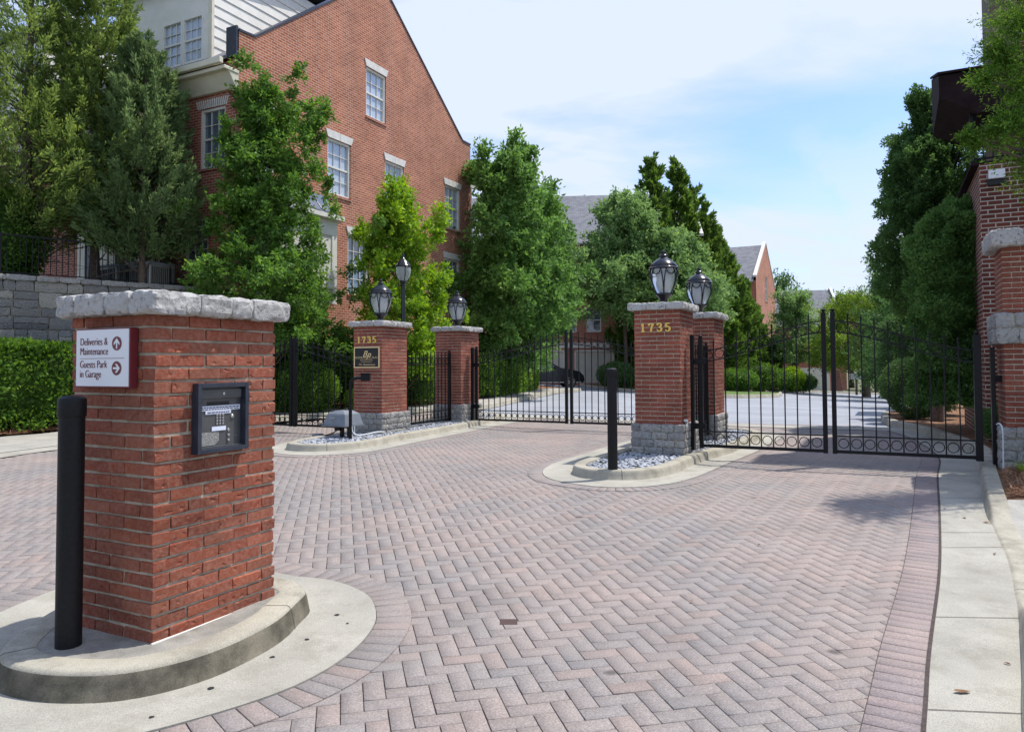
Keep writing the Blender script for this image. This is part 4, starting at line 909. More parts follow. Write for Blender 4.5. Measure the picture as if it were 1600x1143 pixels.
conduit('thin pale conduit running along the foot of the plaque pillar', [(-2.9, 13.62, .5), (-2.85, 13.62, .27), (-2.5, 14.0, .25), (-2.2, 14.9, .27)], .009)
conduit('pale blue conduit at the base of the tall right pier', [(6.07, 9.30, .83), (6.06, 9.22, .84), (6.05, 9.16, .76), (6.05, 9.16, .5), (6.04, 9.15, .28)], .009)
conduit('small white pipe end on the side of the numbered island pillar', [(2.60, 11.12, .66), (2.62, 11.14, .74), (2.57, 11.05, .765)], .02)

# ================================================================== FOLIAGE
rngF = np.random.default_rng(12)
def unit(v): return v/np.maximum(1e-9, np.linalg.norm(v, axis=-1, keepdims=True))
def leaf_quads(P, Dv, Ln, Wd, rng):
    """rhombic leaves: base P, axis Dv, length Ln, width Wd"""
    n = len(P); D_ = unit(Dv); R = unit(np.cross(D_, rng.normal(size=(n, 3)))); Nn = np.cross(D_, R)
    Ln = np.broadcast_to(np.asarray(Ln), (n,))[:, None]; Wd = np.broadcast_to(np.asarray(Wd), (n,))[:, None]
    m = P+D_*Ln*.45; V = np.stack([P, m+R*Wd*.5+Nn*Wd*.12, P+D_*Ln, m-R*Wd*.5+Nn*Wd*.12], 1).reshape(-1, 3)
    Q = np.arange(4*n).reshape(n, 4); return V, Q
def trunk_mb(mb, base, top, r0, r1, seed=0, k=7, bend=.12):
    r = random.Random(seed); pts = []; rs = []
    for i in range(k+1):
        t = i/k; pts.append(Vector(base).lerp(Vector(top), t)+Vector((r.gauss(0, bend)*t, r.gauss(0, bend)*t, 0))*(.6 if 0 < i else 0)); rs.append(r0+(r1-r0)*t)
    rs[0] = r0*1.35
    mb.tube(pts, rs, 8, caps=False); return pts
def crown_points(rng, n, prof, z0, z1, irr=.35, inner=.35):
    """clump centres in a crown; prof(t) = radius at height fraction t"""
    t = rng.random(n*3); pr = np.array([prof(a) for a in t]); keep = rng.random(n*3) < (pr/pr.max())**1.0; t = t[keep][:n]; pr = pr[keep][:n]
    a = rng.random(len(t))*2*pi; rr = pr*(inner+(1-inner)*rng.random(len(t))**.5)*(1+irr*rng.normal(size=len(t))*.35)
    lob = 1+.22*np.sin(a*3+t*7+rng.random()*6)+.15*np.sin(a*5-t*11)
    rr = rr*lob
    return np.stack([rr*np.cos(a), rr*np.sin(a), z0+(z1-z0)*t], 1), t
def broadleaf(name, label, cat, loc, H, zb, prof, mat, clumps, per, leaf, rc, seed, group=None, trunks=1, tr=.08, shape=.5, droop=.1, spikes=0, irr=.5):
    rng = np.random.default_rng(seed); t_ = thing(name, label, cat, loc, 0, group)
    C, T = crown_points(rng, clumps, prof, zb, H, irr)
    if spikes:       # leaders that break the outline
        a = rng.random(spikes)*2*pi; rr = np.array([prof(.55)]*spikes)*rng.random(spikes)*1.1
        base = np.stack([rr*np.cos(a), rr*np.sin(a), zb+(H-zb)*rng.uniform(.6, .9, spikes)], 1); tip = base+np.stack([np.cos(a)*.25, np.sin(a)*.25, rng.uniform(.6, 1.5, spikes)], 1)*(H-zb)*.15
        f = rng.random((spikes, 5, 1)); C = np.concatenate([C, (base[:, None]*(1-f)+tip[:, None]*f).reshape(-1, 3)])
    nC = len(C); ctr = np.array([0, 0, (zb+H)/2]); out = unit(C-ctr*np.array([1, 1, .8]))
    rcs = rc*rng.uniform(.6, 1.35, nC)
    # each clump = a few twigs carrying leaves
    tw = 7; td = unit(out[:, None]*.8+rng.normal(size=(nC, tw, 3))*.75+np.array([0, 0, .15])); tl = rcs[:, None]*rng.uniform(.7, 1.3, (nC, tw))
    m = max(2, per//tw); f = rng.random((nC, tw, m))**.7
    P = C[:, None, None]+td[:, :, None]*(f*tl[:, :, None])[..., None]+rng.normal(size=(nC, tw, m, 3))*rc*.13
    D_ = td[:, :, None]*.6+rng.normal(size=(nC, tw, m, 3))*.8+np.array([0, 0, -droop])
    n = nC*tw*m; sz = leaf*rng.uniform(.65, 1.25, n)
    V, Q = leaf_quads(P.reshape(-1, 3), D_.reshape(-1, 3), sz, sz*shape, rng)
    tone = np.repeat(np.clip(rng.normal(.5, .28, nC), 0, 1), tw*m*4)
    quad_mesh('crown', V, Q, mat, t_, tone)
    mb = MB(); r = random.Random(seed)
    for k in range(trunks):
        dx_, dy_ = (r.uniform(-1, 1)*.25*(trunks > 1) for _ in (0, 1)); pts = trunk_mb(mb, (dx_*.5, dy_*.5, -.2), (dx_*2, dy_*2, zb+(H-zb)*.88), tr, tr*.15, seed+k)
    step = max(1, nC//46)
    for i in range(0, nC, step):
        c = Vector(C[i]); zt = max(zb*.5, c.z-.45*math.hypot(c.x, c.y)-.2); f = min(1, max(0, zt/(zb+(H-zb)*.88))); b = pts[0].lerp(pts[-1], f)
        mid = b.lerp(c, .5)+Vector((r.gauss(0, .06), r.gauss(0, .06), .05)); mb.tube([b, mid, c], [tr*.30, tr*.2, tr*.07], 5, caps=False)
    mb.build('trunk', M_bark, t_, smooth=60)
    return t_
def plume_tree(name, label, cat, loc, H, zb, prof, mat, plumes, per, pl, leaf, seed, up=.6, group=None, tr=.12, shape=.2, inner=.55, irr=.2, trunks=1, lobes=.0, dead=0):
    """scale-leaved conifers: tapered sprays that stand out and up from the stem"""
    rng = np.random.default_rng(seed); t_ = thing(name, label, cat, loc, 0, group)
    C, T = crown_points(rng, plumes, prof, zb, H, irr, inner); n = len(C)
    a = np.arctan2(C[:, 1], C[:, 0]); rad = np.stack([np.cos(a), np.sin(a), np.zeros(n)], 1)
    ax = unit(rad*(1-T[:, None]*.5)+np.array([0, 0, up])+rng.normal(size=(n, 3))*.22)
    Lp = pl*rng.uniform(.6, 1.3, n)*(1-.45*T)
    C = C-ax*Lp[:, None]*.5
    f = rng.random((n, per)); w_ = (1-f)**.8*.30+.03
    side = unit(rng.normal(size=(n, per, 3)))
    P = C[:, None]+ax[:, None]*(f*Lp[:, None])[..., None]+side*(w_*Lp[:, None]*rng.random((n, per)))[..., None]
    bend = np.array([0, 0, 1.])*(f**2*Lp[:, None]*.12)[..., None]; P = P+bend
    D_ = ax[:, None]*1.0+side*.55+rng.normal(size=(n, per, 3))*.2
    N_ = n*per; sz = leaf*rng.uniform(.6, 1.3, N_)
    V, Q = leaf_quads(P.reshape(-1, 3), D_.reshape(-1, 3), sz, sz*shape, rng)
    tone = np.repeat(np.clip(rng.normal(.45, .25, n), 0, 1), per*4)
    quad_mesh('crown', V, Q, mat, t_, tone)
    mb = MB(); r = random.Random(seed)
    for k in range(trunks):
        dx_ = (k-(trunks-1)/2)*.5; pts = trunk_mb(mb, (dx_*.6, 0, -.2), (dx_, 0, H*.93), tr, tr*.15, seed+k, bend=.06)
    for i in range(0, n, max(1, n//70)):
        c = Vector(C[i]); f_ = min(1, max(0, (c.z-.5*math.hypot(c.x, c.y))/(H*.93))); b = pts[0].lerp(pts[-1], f_); mb.tube([b, b.lerp(c, .5)+Vector((0, 0, -.04)), c], [tr*.22, tr*.14, tr*.05], 5, caps=False)
    for i in range(dead):    # bare grey twigs low in the crown
        al = r.uniform(0, 2*pi); z = r.uniform(zb-.6, zb+2.2); p = Vector((0, 0, z)); q = p+Vector((cos(al), sin(al), r.uniform(-.35, .2)))*r.uniform(.8, 1.7)
        mb.tube([p, p.lerp(q, .5)+Vector((0, 0, .08)), q], [.016, .01, .004], 4, caps=False)
        for j in range(4):
            s = p.lerp(q, r.uniform(.4, 1)); e = s+Vector((r.gauss(0, .2), r.gauss(0, .2), r.gauss(-.1, .2))); mb.tube([s, e], [.006, .002], 3, caps=False)
    mb.build('trunk', M_bark, t_, smooth=60)
    return t_
def bush(name, label, cat, loc, rx, ry, h, mat, n, leaf, seed, rotz=0, box=0., shape=.55, group=None, rough=.07, zbot=0., taper=0.):
    """clipped shrub or hedge: superellipsoid shell of leaves over twigs; box 0 round .. 1 square"""
    rng = np.random.default_rng(seed); t_ = thing(name, label, cat, loc, rotz, group); e = 2+box*5
    d = rng.normal(size=(n, 3)); 
    if box > 0: d = rng.uniform(-1, 1, (n, 3)); k = rng.integers(0, 3, n); d[np.arange(n), k] = np.sign(d[np.arange(n), k]); d[:, 2] = np.where((k == 2), 1, d[:, 2])
    area = None
    if box > 0 and rx > 1.6*ry:
        k = rng.choice(3, n, p=[.12, .5, .38]); d = rng.uniform(-1, 1, (n, 3)); d[np.arange(n), k] = np.where(rng.random(n) < .5, -1, 1); d[:, 2] = np.where(k == 2, 1, d[:, 2])
    s = (np.abs(d)**e).sum(1)**(-1/e); d = d*s[:, None]
    S = np.array([rx, ry, h/2]); P = d*S
    fz = np.array([noise.noise(Vector(p)*1.6+Vector((seed, 0, 0)))+.6*noise.noise(Vector(p)*5+Vector((0, seed, 0))) for p in P])
    depth = rng.random(n)**1.3*.2+fz*rough*-1.2
    nrm = unit(d/S*np.abs(d/1)**(e-2)+1e-6)
    tp_ = 1-taper*(P[:, 2:3]/(h/2)+1)/2; P[:, :2] *= tp_; P = P-nrm*depth[:, None]; P[:, 2] += h/2+zbot
    D_ = nrm*.7+rng.normal(size=(n, 3))*.75+np.array([0, 0, .25]); sz = leaf*rng.uniform(.6, 1.3, n)
    V, Q = leaf_quads(P, D_, sz, sz*shape, rng)
    tone = np.repeat(np.clip(.5+fz*.7+rng.normal(0, .15, n), 0, 1), 4)
    # solid hull that stops the view, in the darkest tone for inner shade
    th = np.linspace(0, 2*pi, 25)[:-1]; ph = np.linspace(-pi/2, pi/2, 9); VV = []; 
    for p in ph:
        for a in th:
            q = np.array([cos(p)*cos(a), cos(p)*sin(a), sin(p)]); q = q*(np.abs(q)**e).sum()**(-1/e); tq = 1-taper*(q[2]+1)/2; VV.append(q*(S-(.12+rough)*np.array([1, 1, 1]))*np.array([tq, tq, 1])+np.array([0, 0, h/2+zbot]))
    QQ = [(i*24+k, i*24+(k+1) % 24, (i+1)*24+(k+1) % 24, (i+1)*24+k) for i in range(8) for k in range(24)]
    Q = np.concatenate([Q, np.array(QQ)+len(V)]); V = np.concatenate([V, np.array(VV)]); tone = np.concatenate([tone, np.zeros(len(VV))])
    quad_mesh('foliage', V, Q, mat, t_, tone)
    return t_
# --- left bank
TZ = 3.55
plume_tree('cypress_tree', 'tall feathery conifer with bare trunk at the left edge above the stone wall', 'conifer', (-12.3, 18.6, TZ), 10.6, 1.2, lambda t: 2.3*(1-t)**.6*(.55+.45*min(1, t*5)), LF['conifer'], 600, 90, 1.1, .13, 101, .45, 'conifers above the stone wall', .17, dead=40, inner=.3, irr=.4, shape=.28)
plume_tree('cypress_tree', 'dark green conifer between the bare trunk and the blue-green one', 'conifer', (-11.0, 19.4, TZ), 9.6, 1.3, lambda t: 1.75*(1-t)**.55*(.6+.4*min(1, t*5)), LF['conifer'], 700, 95, .9, .13, 102, .55, 'conifers above the stone wall', .13, dead=26, inner=.35, shape=.3)
plume_tree('cypress_tree', 'blue-green plumed conifer nearest the brick house corner', 'conifer', (-9.55, 19.05, TZ), 6.6, 1.0, lambda t: 1.55*(1-t)**.55*(.65+.35*min(1, t*5)), LF['bluecon'], 620, 100, .75, .125, 103, .8, 'conifers above the stone wall', .10, inner=.5, dead=10, shape=.3)
bush('laurel_shrub', 'bright green loose shrub at the far left above the stone wall', 'shrub', (-12.6, 17.9, TZ), 1.2, .8, 2.6, LF['hedge'], 9000, .09, 111, .7)
broadleaf('holly_tree', 'dark green holly tree in front of the brick house corner', 'tree', (-6.38, 19.25, .25), 8.6, 1.9, lambda t: 1.9*(1-t)**.75*(.72+.28*min(1, t*4))+.10, LF['holly'], 380, 168, .115, .34, 121, tr=.08, shape=.5, spikes=14, irr=1.0)
broadleaf('lime_green_tree', 'bright yellow-green young tree against the brick gable behind the street lamp', 'tree', (-3.3, 21.6, .3), 6.5, .8, lambda t: 1.4*(1-t)**.5*(.6+.4*min(1, t*3))+.08, LF['lime'], 230, 150, .125, .34, 131, tr=.06, shape=.5, spikes=8, irr=.9)
broadleaf('elm_tree', 'tall loose green tree beside the right corner of the brick house', 'tree', (-.1, 29.5, .35), 9.6, 1.5, lambda t: 1.9*(1-t)**.5*(.7+.3*min(1, t*3))+.15, LF['elm'], 300, 150, .19, .52, 141, tr=.09, spikes=22, irr=.9)
broadleaf('elm_tree', 'full green tree standing over the clipped hedge beyond the left gate', 'tree', (.75, 35.2, .3), 9.9, 3.2, lambda t: 2.2*(1-t)**.45*(.7+.3*min(1, t*3))+.15, LF['elm'], 310, 150, .20, .58, 142, tr=.11, spikes=16, irr=.9)
broadleaf('street_tree', 'pale green tree in front of the white garage doors', 'tree', (6.7, 43.6, .3), 11.0, 4.9, lambda t: 3.2*sin(min(1, t*1.25+.22)*pi/1.15)**.7*(1-t*.35), LF['birch'], 320, 140, .23, .66, 143, tr=.14, spikes=14, irr=.8)
broadleaf('street_tree', 'pale green rounded tree left of the row of tall arborvitae', 'tree', (9.2, 42.5, .1), 8.6, 4.0, lambda t: 3.0*sin(min(1, t*1.25+.22)*pi/1.15)**.7*(1-t*.4), LF['birch'], 320, 140, .23, .66, 144, tr=.15, spikes=12, irr=.8)
labs = ['tallest arborvitae, at the left end of the row', 'second arborvitae with a pointed top in the row', 'third arborvitae of the row, broad and lower', 'fourth arborvitae of the row stepping down to the right', 'fifth arborvitae of the row, second from its right end', 'lowest arborvitae at the right end of the row, by the distant gable']
for k, (px, d, ty, rr) in enumerate([(1020, 46, 238, 1.7), (1062, 48, 250, 1.7), (1090, 50, 292, 2.1), (1117, 52, 350, 2.1), (1139, 54, 405, 2.0), (1159, 56, 455, 1.8)]):
    X = at(px, d); g = G(X, d); top = CZ+(569-ty)*d/F-g
    plume_tree('arborvitae_tree', labs[k], 'tree', (X, d, g), top, .3, (lambda rr: lambda t: rr*1.45*(1-t)**.75*(.8+.2*min(1, t*4)))(rr), LF['arbor'], 620, 80, 1.15, .30, 150+k, .9, 'row of tall arborvitae', .15, shape=.42, inner=.7, irr=.12)
# --- hedges
def hedge_between(name, label, a, b, wd, h, n, leaf, seed, z=None, mat=None):
    a = Vector(a); b = Vector(b); c = (a+b)/2; l = (b-a).length/2
    return bush(name, label, 'hedge', (c.x, c.y, (G(c.x, c.y)+.05) if z is None else z), l, wd/2, h, mat or LF['hedge'], n, leaf, seed, atan2(b.y-a.y, b.x-a.x), .8, .55, rough=.09)
hedge_between('clipped_hedge', 'long clipped hedge at the left edge below the stone wall', (-14.1, 12.45), (-9.35, 18.5), 1.5, 1.95, 34000, .105, 201)
hedge_between('clipped_hedge', 'dark clipped hedge behind the leaf gates left of the plaque pillar', (-8.2, 19.2), (-3.0, 23.0), 1.3, 2.0, 26000, .10, 202)
bush('round_shrub', 'rounded bright shrub behind the leftmost gates', 'shrub', (-5.6, 19.75, .25), .95, .7, 1.5, LF['hedge'], 20000, .055, 203)
bush('round_shrub', 'low lime shrub at the foot of the plaque pillar, seen through the gate', 'shrub', (-3.9, 20.6, .3), .8, .45, .75, LF['lime'], 6000, .06, 204)
hedge_between('clipped_hedge', 'clipped hedge seen between the plaque pillar and the pillar behind', (-3.3, 22.0), (-2.0, 24.5), 1.2, 1.75, 16000, .07, 205)
hedge_between('clipped_hedge', 'clipped hedge behind the far left gate, hiding the car', (-1.55, 26.0), (.72, 35.0), 1.4, 1.6, 30000, .11, 206)
bush('round_shrub', 'dark round shrub on the lawn in front of the garage doors', 'shrub', (5.9, 41.7, .3), 1.15, 1.0, 1.45, LF['dark'], 9000, .09, 207)
bush('round_shrub', 'second dark shrub on the lawn beside the tree trunk', 'shrub', (8.3, 41.6, .2), 1.3, 1.0, 1.25, LF['dark'], 9000, .09, 208)
# --- right side beyond the gates
for k, (px, d, rx, h, mt, lb) in enumerate([(1150, 46, 1.4, 1.4, 'holly', 'leftmost shrub at the far kerb, by the gate pillar'), (1183, 50, 1.5, 1.9, 'hedge', 'leafy shrub at the far kerb beneath the distant gable'), (1212, 51, 1.2, 1.5, 'holly', 'small dark shrub at the far kerb, middle of the row'), (1234, 51.5, 1.0, 1.7, 'lime', 'lime green shrub at the far kerb'), (1250, 52, 1.1, 1.3, 'dark', 'dark clipped shrub left of the far garage door')]):
    X = at(px, d); bush('kerb_shrub', lb, 'shrub', (X, d, G(X, d)+.1), rx, .9, h, LF[mt], 5000, .11, 210+k, group='shrubs along the far kerb')
broadleaf('crape_myrtle', 'grey-green open tree in front of the distant slate roof', 'tree', (at(1243, 55), 55, G(19, 55)), 6.9, 2.4, lambda t: 2.0*sin(min(1, t*1.1+.25)*pi/1.2)**.7*(1-t*.3), LF['birch'], 180, 120, .17, .6, 221, tr=.12, trunks=3, spikes=8)
broadleaf('maple_tree', 'spreading yellow-green maple with forked trunks behind the far kerb', 'tree', (at(1352, 50), 50, G(22, 50)), 6.6, 2.1, lambda t: 3.6*sin(min(1, t*1.0+.3)*pi/1.25)**.6*(1-t*.2), LF['maple'], 300, 130, .16, .7, 222, tr=.16, trunks=4)
broadleaf('dark_tree', 'dark green tree between the maple and the right-hand conifers', 'tree', (at(1412, 40), 40, G(20, 40)), 7.6, 1.2, lambda t: 2.3*sin(min(1, t*1.0+.3)*pi/1.3)**.6*(1-t*.4), LF['dark'], 260, 130, .14, .62, 223, tr=.13, trunks=2, spikes=6)
broadleaf('dark_tree', 'lower dark tree behind the round shrub on the right', 'tree', (at(1462, 30), 30, G(16, 30)), 4.6, .6, lambda t: 1.9*sin(min(1, t*1.0+.3)*pi/1.3)**.6, LF['dark'], 200, 130, .12, .55, 224, tr=.1)
broadleaf('purple_tree', 'purple-leaved treetop far behind the maple', 'tree', (at(1368, 85), 85, G(42, 85)), 10.6, 3, lambda t: 4.5*sin(min(1, t*1.0+.3)*pi/1.25)**.6*(1-t*.2), LF['purple'], 120, 110, .3, 1.2, 225, tr=.2)
broadleaf('distant_tree', 'dark treetop rising behind the roof between the two distant gables', 'tree', (at(1217, 100), 100, G(36, 90)), 14.0, 4, lambda t: 2.5*sin(min(1, t*1.0+.3)*pi/1.25)**.6*(1-t*.3), LF['dark'], 130, 110, .4, 1.4, 226, tr=.25)
broadleaf('distant_tree', 'round treetop far behind the maple, left of the purple one', 'tree', (at(1330, 90), 90, G(36, 90)), 10.5, 3, lambda t: 4*sin(min(1, t*1.0+.3)*pi/1.25)**.6*(1-t*.3), LF['elm'], 120, 110, .34, 1.3, 227, tr=.25)
plume_tree('distant_conifer', 'dark conifer tip showing above the slate roof behind the trees', 'conifer', (at(908, 70), 70, .5), 17.6, 5, lambda t: 2.2*(1-t)**.6, LF['dark'], 150, 60, 1.8, .3, 228, .7, tr=.2, shape=.3)
t_ = bush('hinoki_tree', 'tall dark conifer with a pointed top beside the right-hand balcony', 'conifer', (9.85, 17.2, .3), 1.45, 1.3, 5.0, LF['dark'], 110000, .07, 231, box=.0, rough=.5, zbot=2.55, taper=.60); MB().tube([(0, 0, -.2), (.05, 0, 2.2), (0, .05, 6.5)], [.15, .11, .03], 10).build('trunk', M_bark, t_, smooth=60)
bush('hinoki_tree', 'rounded dense conifer column behind the right gate leaf, next to the pier', 'conifer', (8.72, 14.1, .25), 1.0, .8, 4.35, LF['column'], 80000, .065, 232, box=.12, rough=.38)
bush('tall_shrub', 'tall dark shrub behind the large rounded shrub inside the right kerb', 'shrub', (12.1, 21.0, .1), 1.5, 1.1, 3.3, LF['hinoki'], 30000, .085, 235, box=.1, rough=.3)
bush('round_shrub', 'large dark rounded shrub inside the right kerb beyond the gate', 'shrub', (10.35, 18.8, .2), .90, .9, 1.6, LF['hinoki'], 26000, .05, 233, rough=.12)
bush('ivy_bush', 'dark ivy mass at the foot of the conifer behind the right gate post', 'shrub', (8.1, 11.9, .25), .55, .55, .75, LF['dark'], 7000, .05, 234, rough=.12)
# overhanging tree at the top right: trunk outside the picture
t_ = thing('overhanging_tree', 'leafy branches hanging in from the top right corner over the pier', 'tree', (9.3, 9.2, .2))
rngO = np.random.default_rng(77); Vs = []; Qs = []; tn = []; nq = 0; mbO = MB()
trunk_mb(mbO, (0, 0, -.2), (-.2, 0, 7.5), .16, .05, 5)
ends = []
for (x, y, z, rr) in [(5.62, 8.8, 4.22, .16), (5.5, 8.8, 4.33, .13), (5.72, 8.8, 5.0, .2), (5.9, 8.8, 5.35, .28), (6.05, 8.9, 5.25, .42), (6.3, 8.8, 4.9, .5), (6.0, 8.7, 4.45, .33), (6.35, 8.9, 4.4, .5), (5.85, 8.8, 4.38, .22), (6.2, 8.8, 5.7, .5), (6.6, 9.0, 5.2, .7), (6.5, 8.9, 5.9, .6), (6.35, 8.9, 3.95, .38), (6.5, 8.8, 3.6, .3), (6.9, 9, 4.5, .7), (6.75, 9, 3.9, .5), (7.3, 9, 5.3, .9), (6.45, 8.6, 6.3, .6), (7.4, 9.2, 4.3, .7)]:
    k = int(60*rr/.4)
    c = np.array([x-9.3, y-9.2, z-.2]); a = unit(rngO.normal(size=(k, 3))+np.array([-.7, 0, .05])); l = rr*rngO.uniform(.5, 1.25, k); per = 34; f = rngO.random((k, per))
    P = c+a[:, None]*(f*l[:, None])[..., None]+rngO.normal(size=(k, per, 3))*.02; D_ = a[:, None]*.8+rngO.normal(size=(k, per, 3))*.6
    sz = .05*rngO.uniform(.6, 1.3, k*per); V, Q = leaf_quads(P.reshape(-1, 3), D_.reshape(-1, 3), sz, sz*.28, rngO); Vs.append(V); Qs.append(Q+nq); nq += len(V); tn.append(np.repeat(np.clip(rngO.normal(.55, .25, k), 0, 1), per*4))
    b = Vector((-.1, 0, max(2.5, z-1.6))); mbO.tube([b, b.lerp(Vector(c), .5)+Vector((0, 0, .25)), Vector(c)], [.05, .03, .012], 6, caps=False)
quad_mesh('crown', np.concatenate(Vs), np.concatenate(Qs), LF['hedge'], t_, np.concatenate(tn)); mbO.build('trunk', M_bark, t_, smooth=60)
# grass tufts and nandina by the pier
def blades(name, label, cat, loc, n, ln, mat, seed, sp=.25, wd=.008, droop=.5, kind=None):
    rng = np.random.default_rng(seed); V = []; Q = []
    for i in range(n):
        a = rng.uniform(0, 2*pi); r = sp*sqrt(rng.random())*.6; p = Vector((r*cos(a), r*sin(a), 0)); l = ln*rng.uniform(.6, 1.2); a2 = a+rng.normal(0, .6); out = Vector((cos(a2), sin(a2), 0)); s = Vector((-out.y, out.x, 0))*wd/2
        prev = None
        for k in range(5):
            t = k/4; q = p+out*(l*.75*t**1.4)+Vector((0, 0, l*(t-droop*t*t))); w_ = 1-.8*t; c = (q-s*w_, q+s*w_)
            if prev: b = len(V); V += [tuple(prev[0]), tuple(prev[1]), tuple(c[1]), tuple(c[0])]; Q.append((b, b+1, b+2, b+3))
            prev = c
    t_ = thing(name, label, cat, loc); quad_mesh('blades', V, Q, mat, t_, np.full(len(V), rng.random())); return t_
blades('liriope_clump', 'grassy clump at the foot of the stone base of the tall pier', 'plant', (6.75, 8.75, .28), 260, .42, LF['hedge'], 301)
blades('liriope_clump', 'small bright tuft beside the pale blue conduit', 'plant', (6.18, 8.95, .28), 80, .22, LF['lime'], 302, .12)
blades('liriope_clump', 'grassy clump at the right picture edge below the pier', 'plant', (7.15, 8.6, .28), 200, .42, LF['hedge'], 303)
t_ = thing('nandina_shrub', 'shrub with pointed leaves poking in at the right edge before the pier', 'shrub', (7.0, 8.45, .28)); rng = np.random.default_rng(9); k = 70
a = unit(rng.normal(size=(k, 3))*.8+np.array([-.5, -.1, .6])); P0 = np.array([0, 0, .35]); f = rng.random((k, 16))**.5; P = P0+a[:, None]*(f*.85)[..., None]+rng.normal(size=(k, 16, 3))*.04
sz = .11*rng.uniform(.7, 1.2, k*16); V, Q = leaf_quads(P.reshape(-1, 3), (a[:, None]*.6+rng.normal(size=(k, 16, 3))*.6).reshape(-1, 3), sz, sz*.34, rng); quad_mesh('foliage', V, Q, LF['hedge'], t_, np.repeat(rng.random(k), 64))

# ================================================================== STONE RETAINING WALL AND TERRACE
WA, WB = Vector((-15.5, 13.1)), Vector((-8.35, 19.85)); wl = (WB-WA).length; wr = atan2(WB.y-WA.y, WB.x-WA.x)
t = thing('retaining_wall', 'rough grey stone retaining wall behind the left hedge', 'wall', (WA.x, WA.y, 0), wr)
r = random.Random(5); mb = MB(); core = MB(); core.box(0, wl, .05, .5, 0, 3.5); core.build('mortar', M_mort, t)
z = 0.; HT = 3.62
while z < HT-.1:
    h = min(r.uniform(.15, .42), HT-z); x = -r.uniform(0, .3)
    while x < wl:
        l = r.uniform(.18, .72)
        if h > .28 and r.random() < .35: 
            rock_box(mb, max(0, x)+.008, min(wl, x+l)-.008, -.0, .2, z+.006, z+h*.5-.006, .016, r.random(), .09); rock_box(mb, max(0, x)+.008, min(wl, x+l)-.008, 0, .2, z+h*.5+.006, z+h-.006, .016, r.random(), .09)
        elif min(wl, x+l)-max(0, x) > .05: rock_box(mb, max(0, x)+.008, min(wl, x+l)-.008, -.0, .2, z+.006, z+h-.006, .018, r.random(), .09)
        x += l
    z += h
mb.build('stonework', M_wallst, t, smooth=40)
mb = MB(); x = 0
while x < wl-.05:
    l = min(r.uniform(.35, .6), wl-x); rock_box(mb, x+.004, x+l-.004, -.05, .48, HT, HT+.12, .016, r.random(), .07); x += l
mb.build('coping', M_stone, t, smooth=40)
B1C = Vector((-7.27, 19.5, 0))
def loc1(x, y): v = B1C+D2*x+D1*y; return (v.x, v.y)
tp = [(WA.x-.2, WA.y+.4), (WB.x-.25, WB.y+.25), loc1(-.9, .05), loc1(-16, .05)]
o = MB().prism(tp, 0, TZ).build('terrace', M_soil); o['kind'] = 'structure'
# railing along the wall top
t = thing('terrace_railing', 'black iron railing along the top of the stone wall', 'railing', (WA.x, WA.y, HT+.10), wr)
mb = MB(); mb.box(.1, wl-.1, .22, .25, .95, .985); mb.box(.1, wl-.1, .225, .245, .08, .105); mb.build('rail', M_blk, t)
x = .1; k = 0
while x < wl-.05:
    if k % 14 == 0: MB().box(x-.02, x+.02, .215, .255, 0, 1.02).build('post', M_blk, t)
    elif x > 3.2: MB().box(x-.008, x+.008, .227, .243, .09, .96).build('picket', M_blk, t)
    x += .125; k += 1
for k, (x, y, lb) in enumerate([(-3.2, -1.1, 'grey air conditioner on the terrace, nearer the conifers'), (-2.0, -1.0, 'grey air conditioner on the terrace, nearer the house corner')]):
    t = thing('air_conditioner', lb, 'air conditioner', (*loc1(x, y), TZ), RZ, 'air conditioners on the terrace')
    MB().box(-.4, .4, -.4, .4, .05, .72).build('casing', M_plate, t, bevel=.03); MB().box(-.42, .42, -.42, .42, .70, .78).build('lid', M_gray, t, bevel=.02)
    mb = MB()
    for i in range(13):
        u = -.34+i*.057; mb.box(u, u+.02, -.412, -.40, .12, .66); mb.box(.40, .412, u, u+.02, .12, .66)
    mb.build('grille', M_dark, t)

# ================================================================== BUILDINGS
def wall(parent, outline, holes, axis, at_, mat, depth=.14, name='wall', sgn=1):
    """planar wall in local y-z (axis x, outward +x*sgn) or x-z (axis y, outward -y); reveals into the wall"""
    bm = bmesh.new(); bm.faces.new([bm.verts.new((u, 0, z)) for u, z in outline])
    us = sorted({h[0] for h in holes} | {h[1] for h in holes}); zs = sorted({h[2] for h in holes} | {h[3] for h in holes})
    for u in us: bmesh.ops.bisect_plane(bm, geom=bm.verts[:]+bm.edges[:]+bm.faces[:], dist=1e-5, plane_co=(u, 0, 0), plane_no=(1, 0, 0))
    for z in zs: bmesh.ops.bisect_plane(bm, geom=bm.verts[:]+bm.edges[:]+bm.faces[:], dist=1e-5, plane_co=(0, 0, z), plane_no=(0, 0, 1))
    dele = [f for f in bm.faces if any(h[0] < f.calc_center_median().x < h[1] and h[2] < f.calc_center_median().z < h[3] for h in holes)]
    bmesh.ops.delete(bm, geom=dele, context='FACES')
    mb = MB(); mp = (lambda u, d, z: (at_-d*sgn, u, z)) if axis == 'x' else (lambda u, d, z: (u, at_+d, z))
    bm.verts.ensure_lookup_table(); mb.add([mp(v.co.x, 0, v.co.z) for v in bm.verts], [tuple(v.index for v in f.verts) for f in bm.faces]); bm.free()
    for a, b, c, d in holes:
        for p, q in (((a, c), (b, c)), ((b, c), (b, d)), ((b, d), (a, d)), ((a, d), (a, c))):
            mb.add([mp(p[0], 0, p[1]), mp(q[0], 0, q[1]), mp(q[0], depth, q[1]), mp(p[0], depth, p[1])], [(0, 1, 2, 3)])
    return mb.build(name, mat, parent)
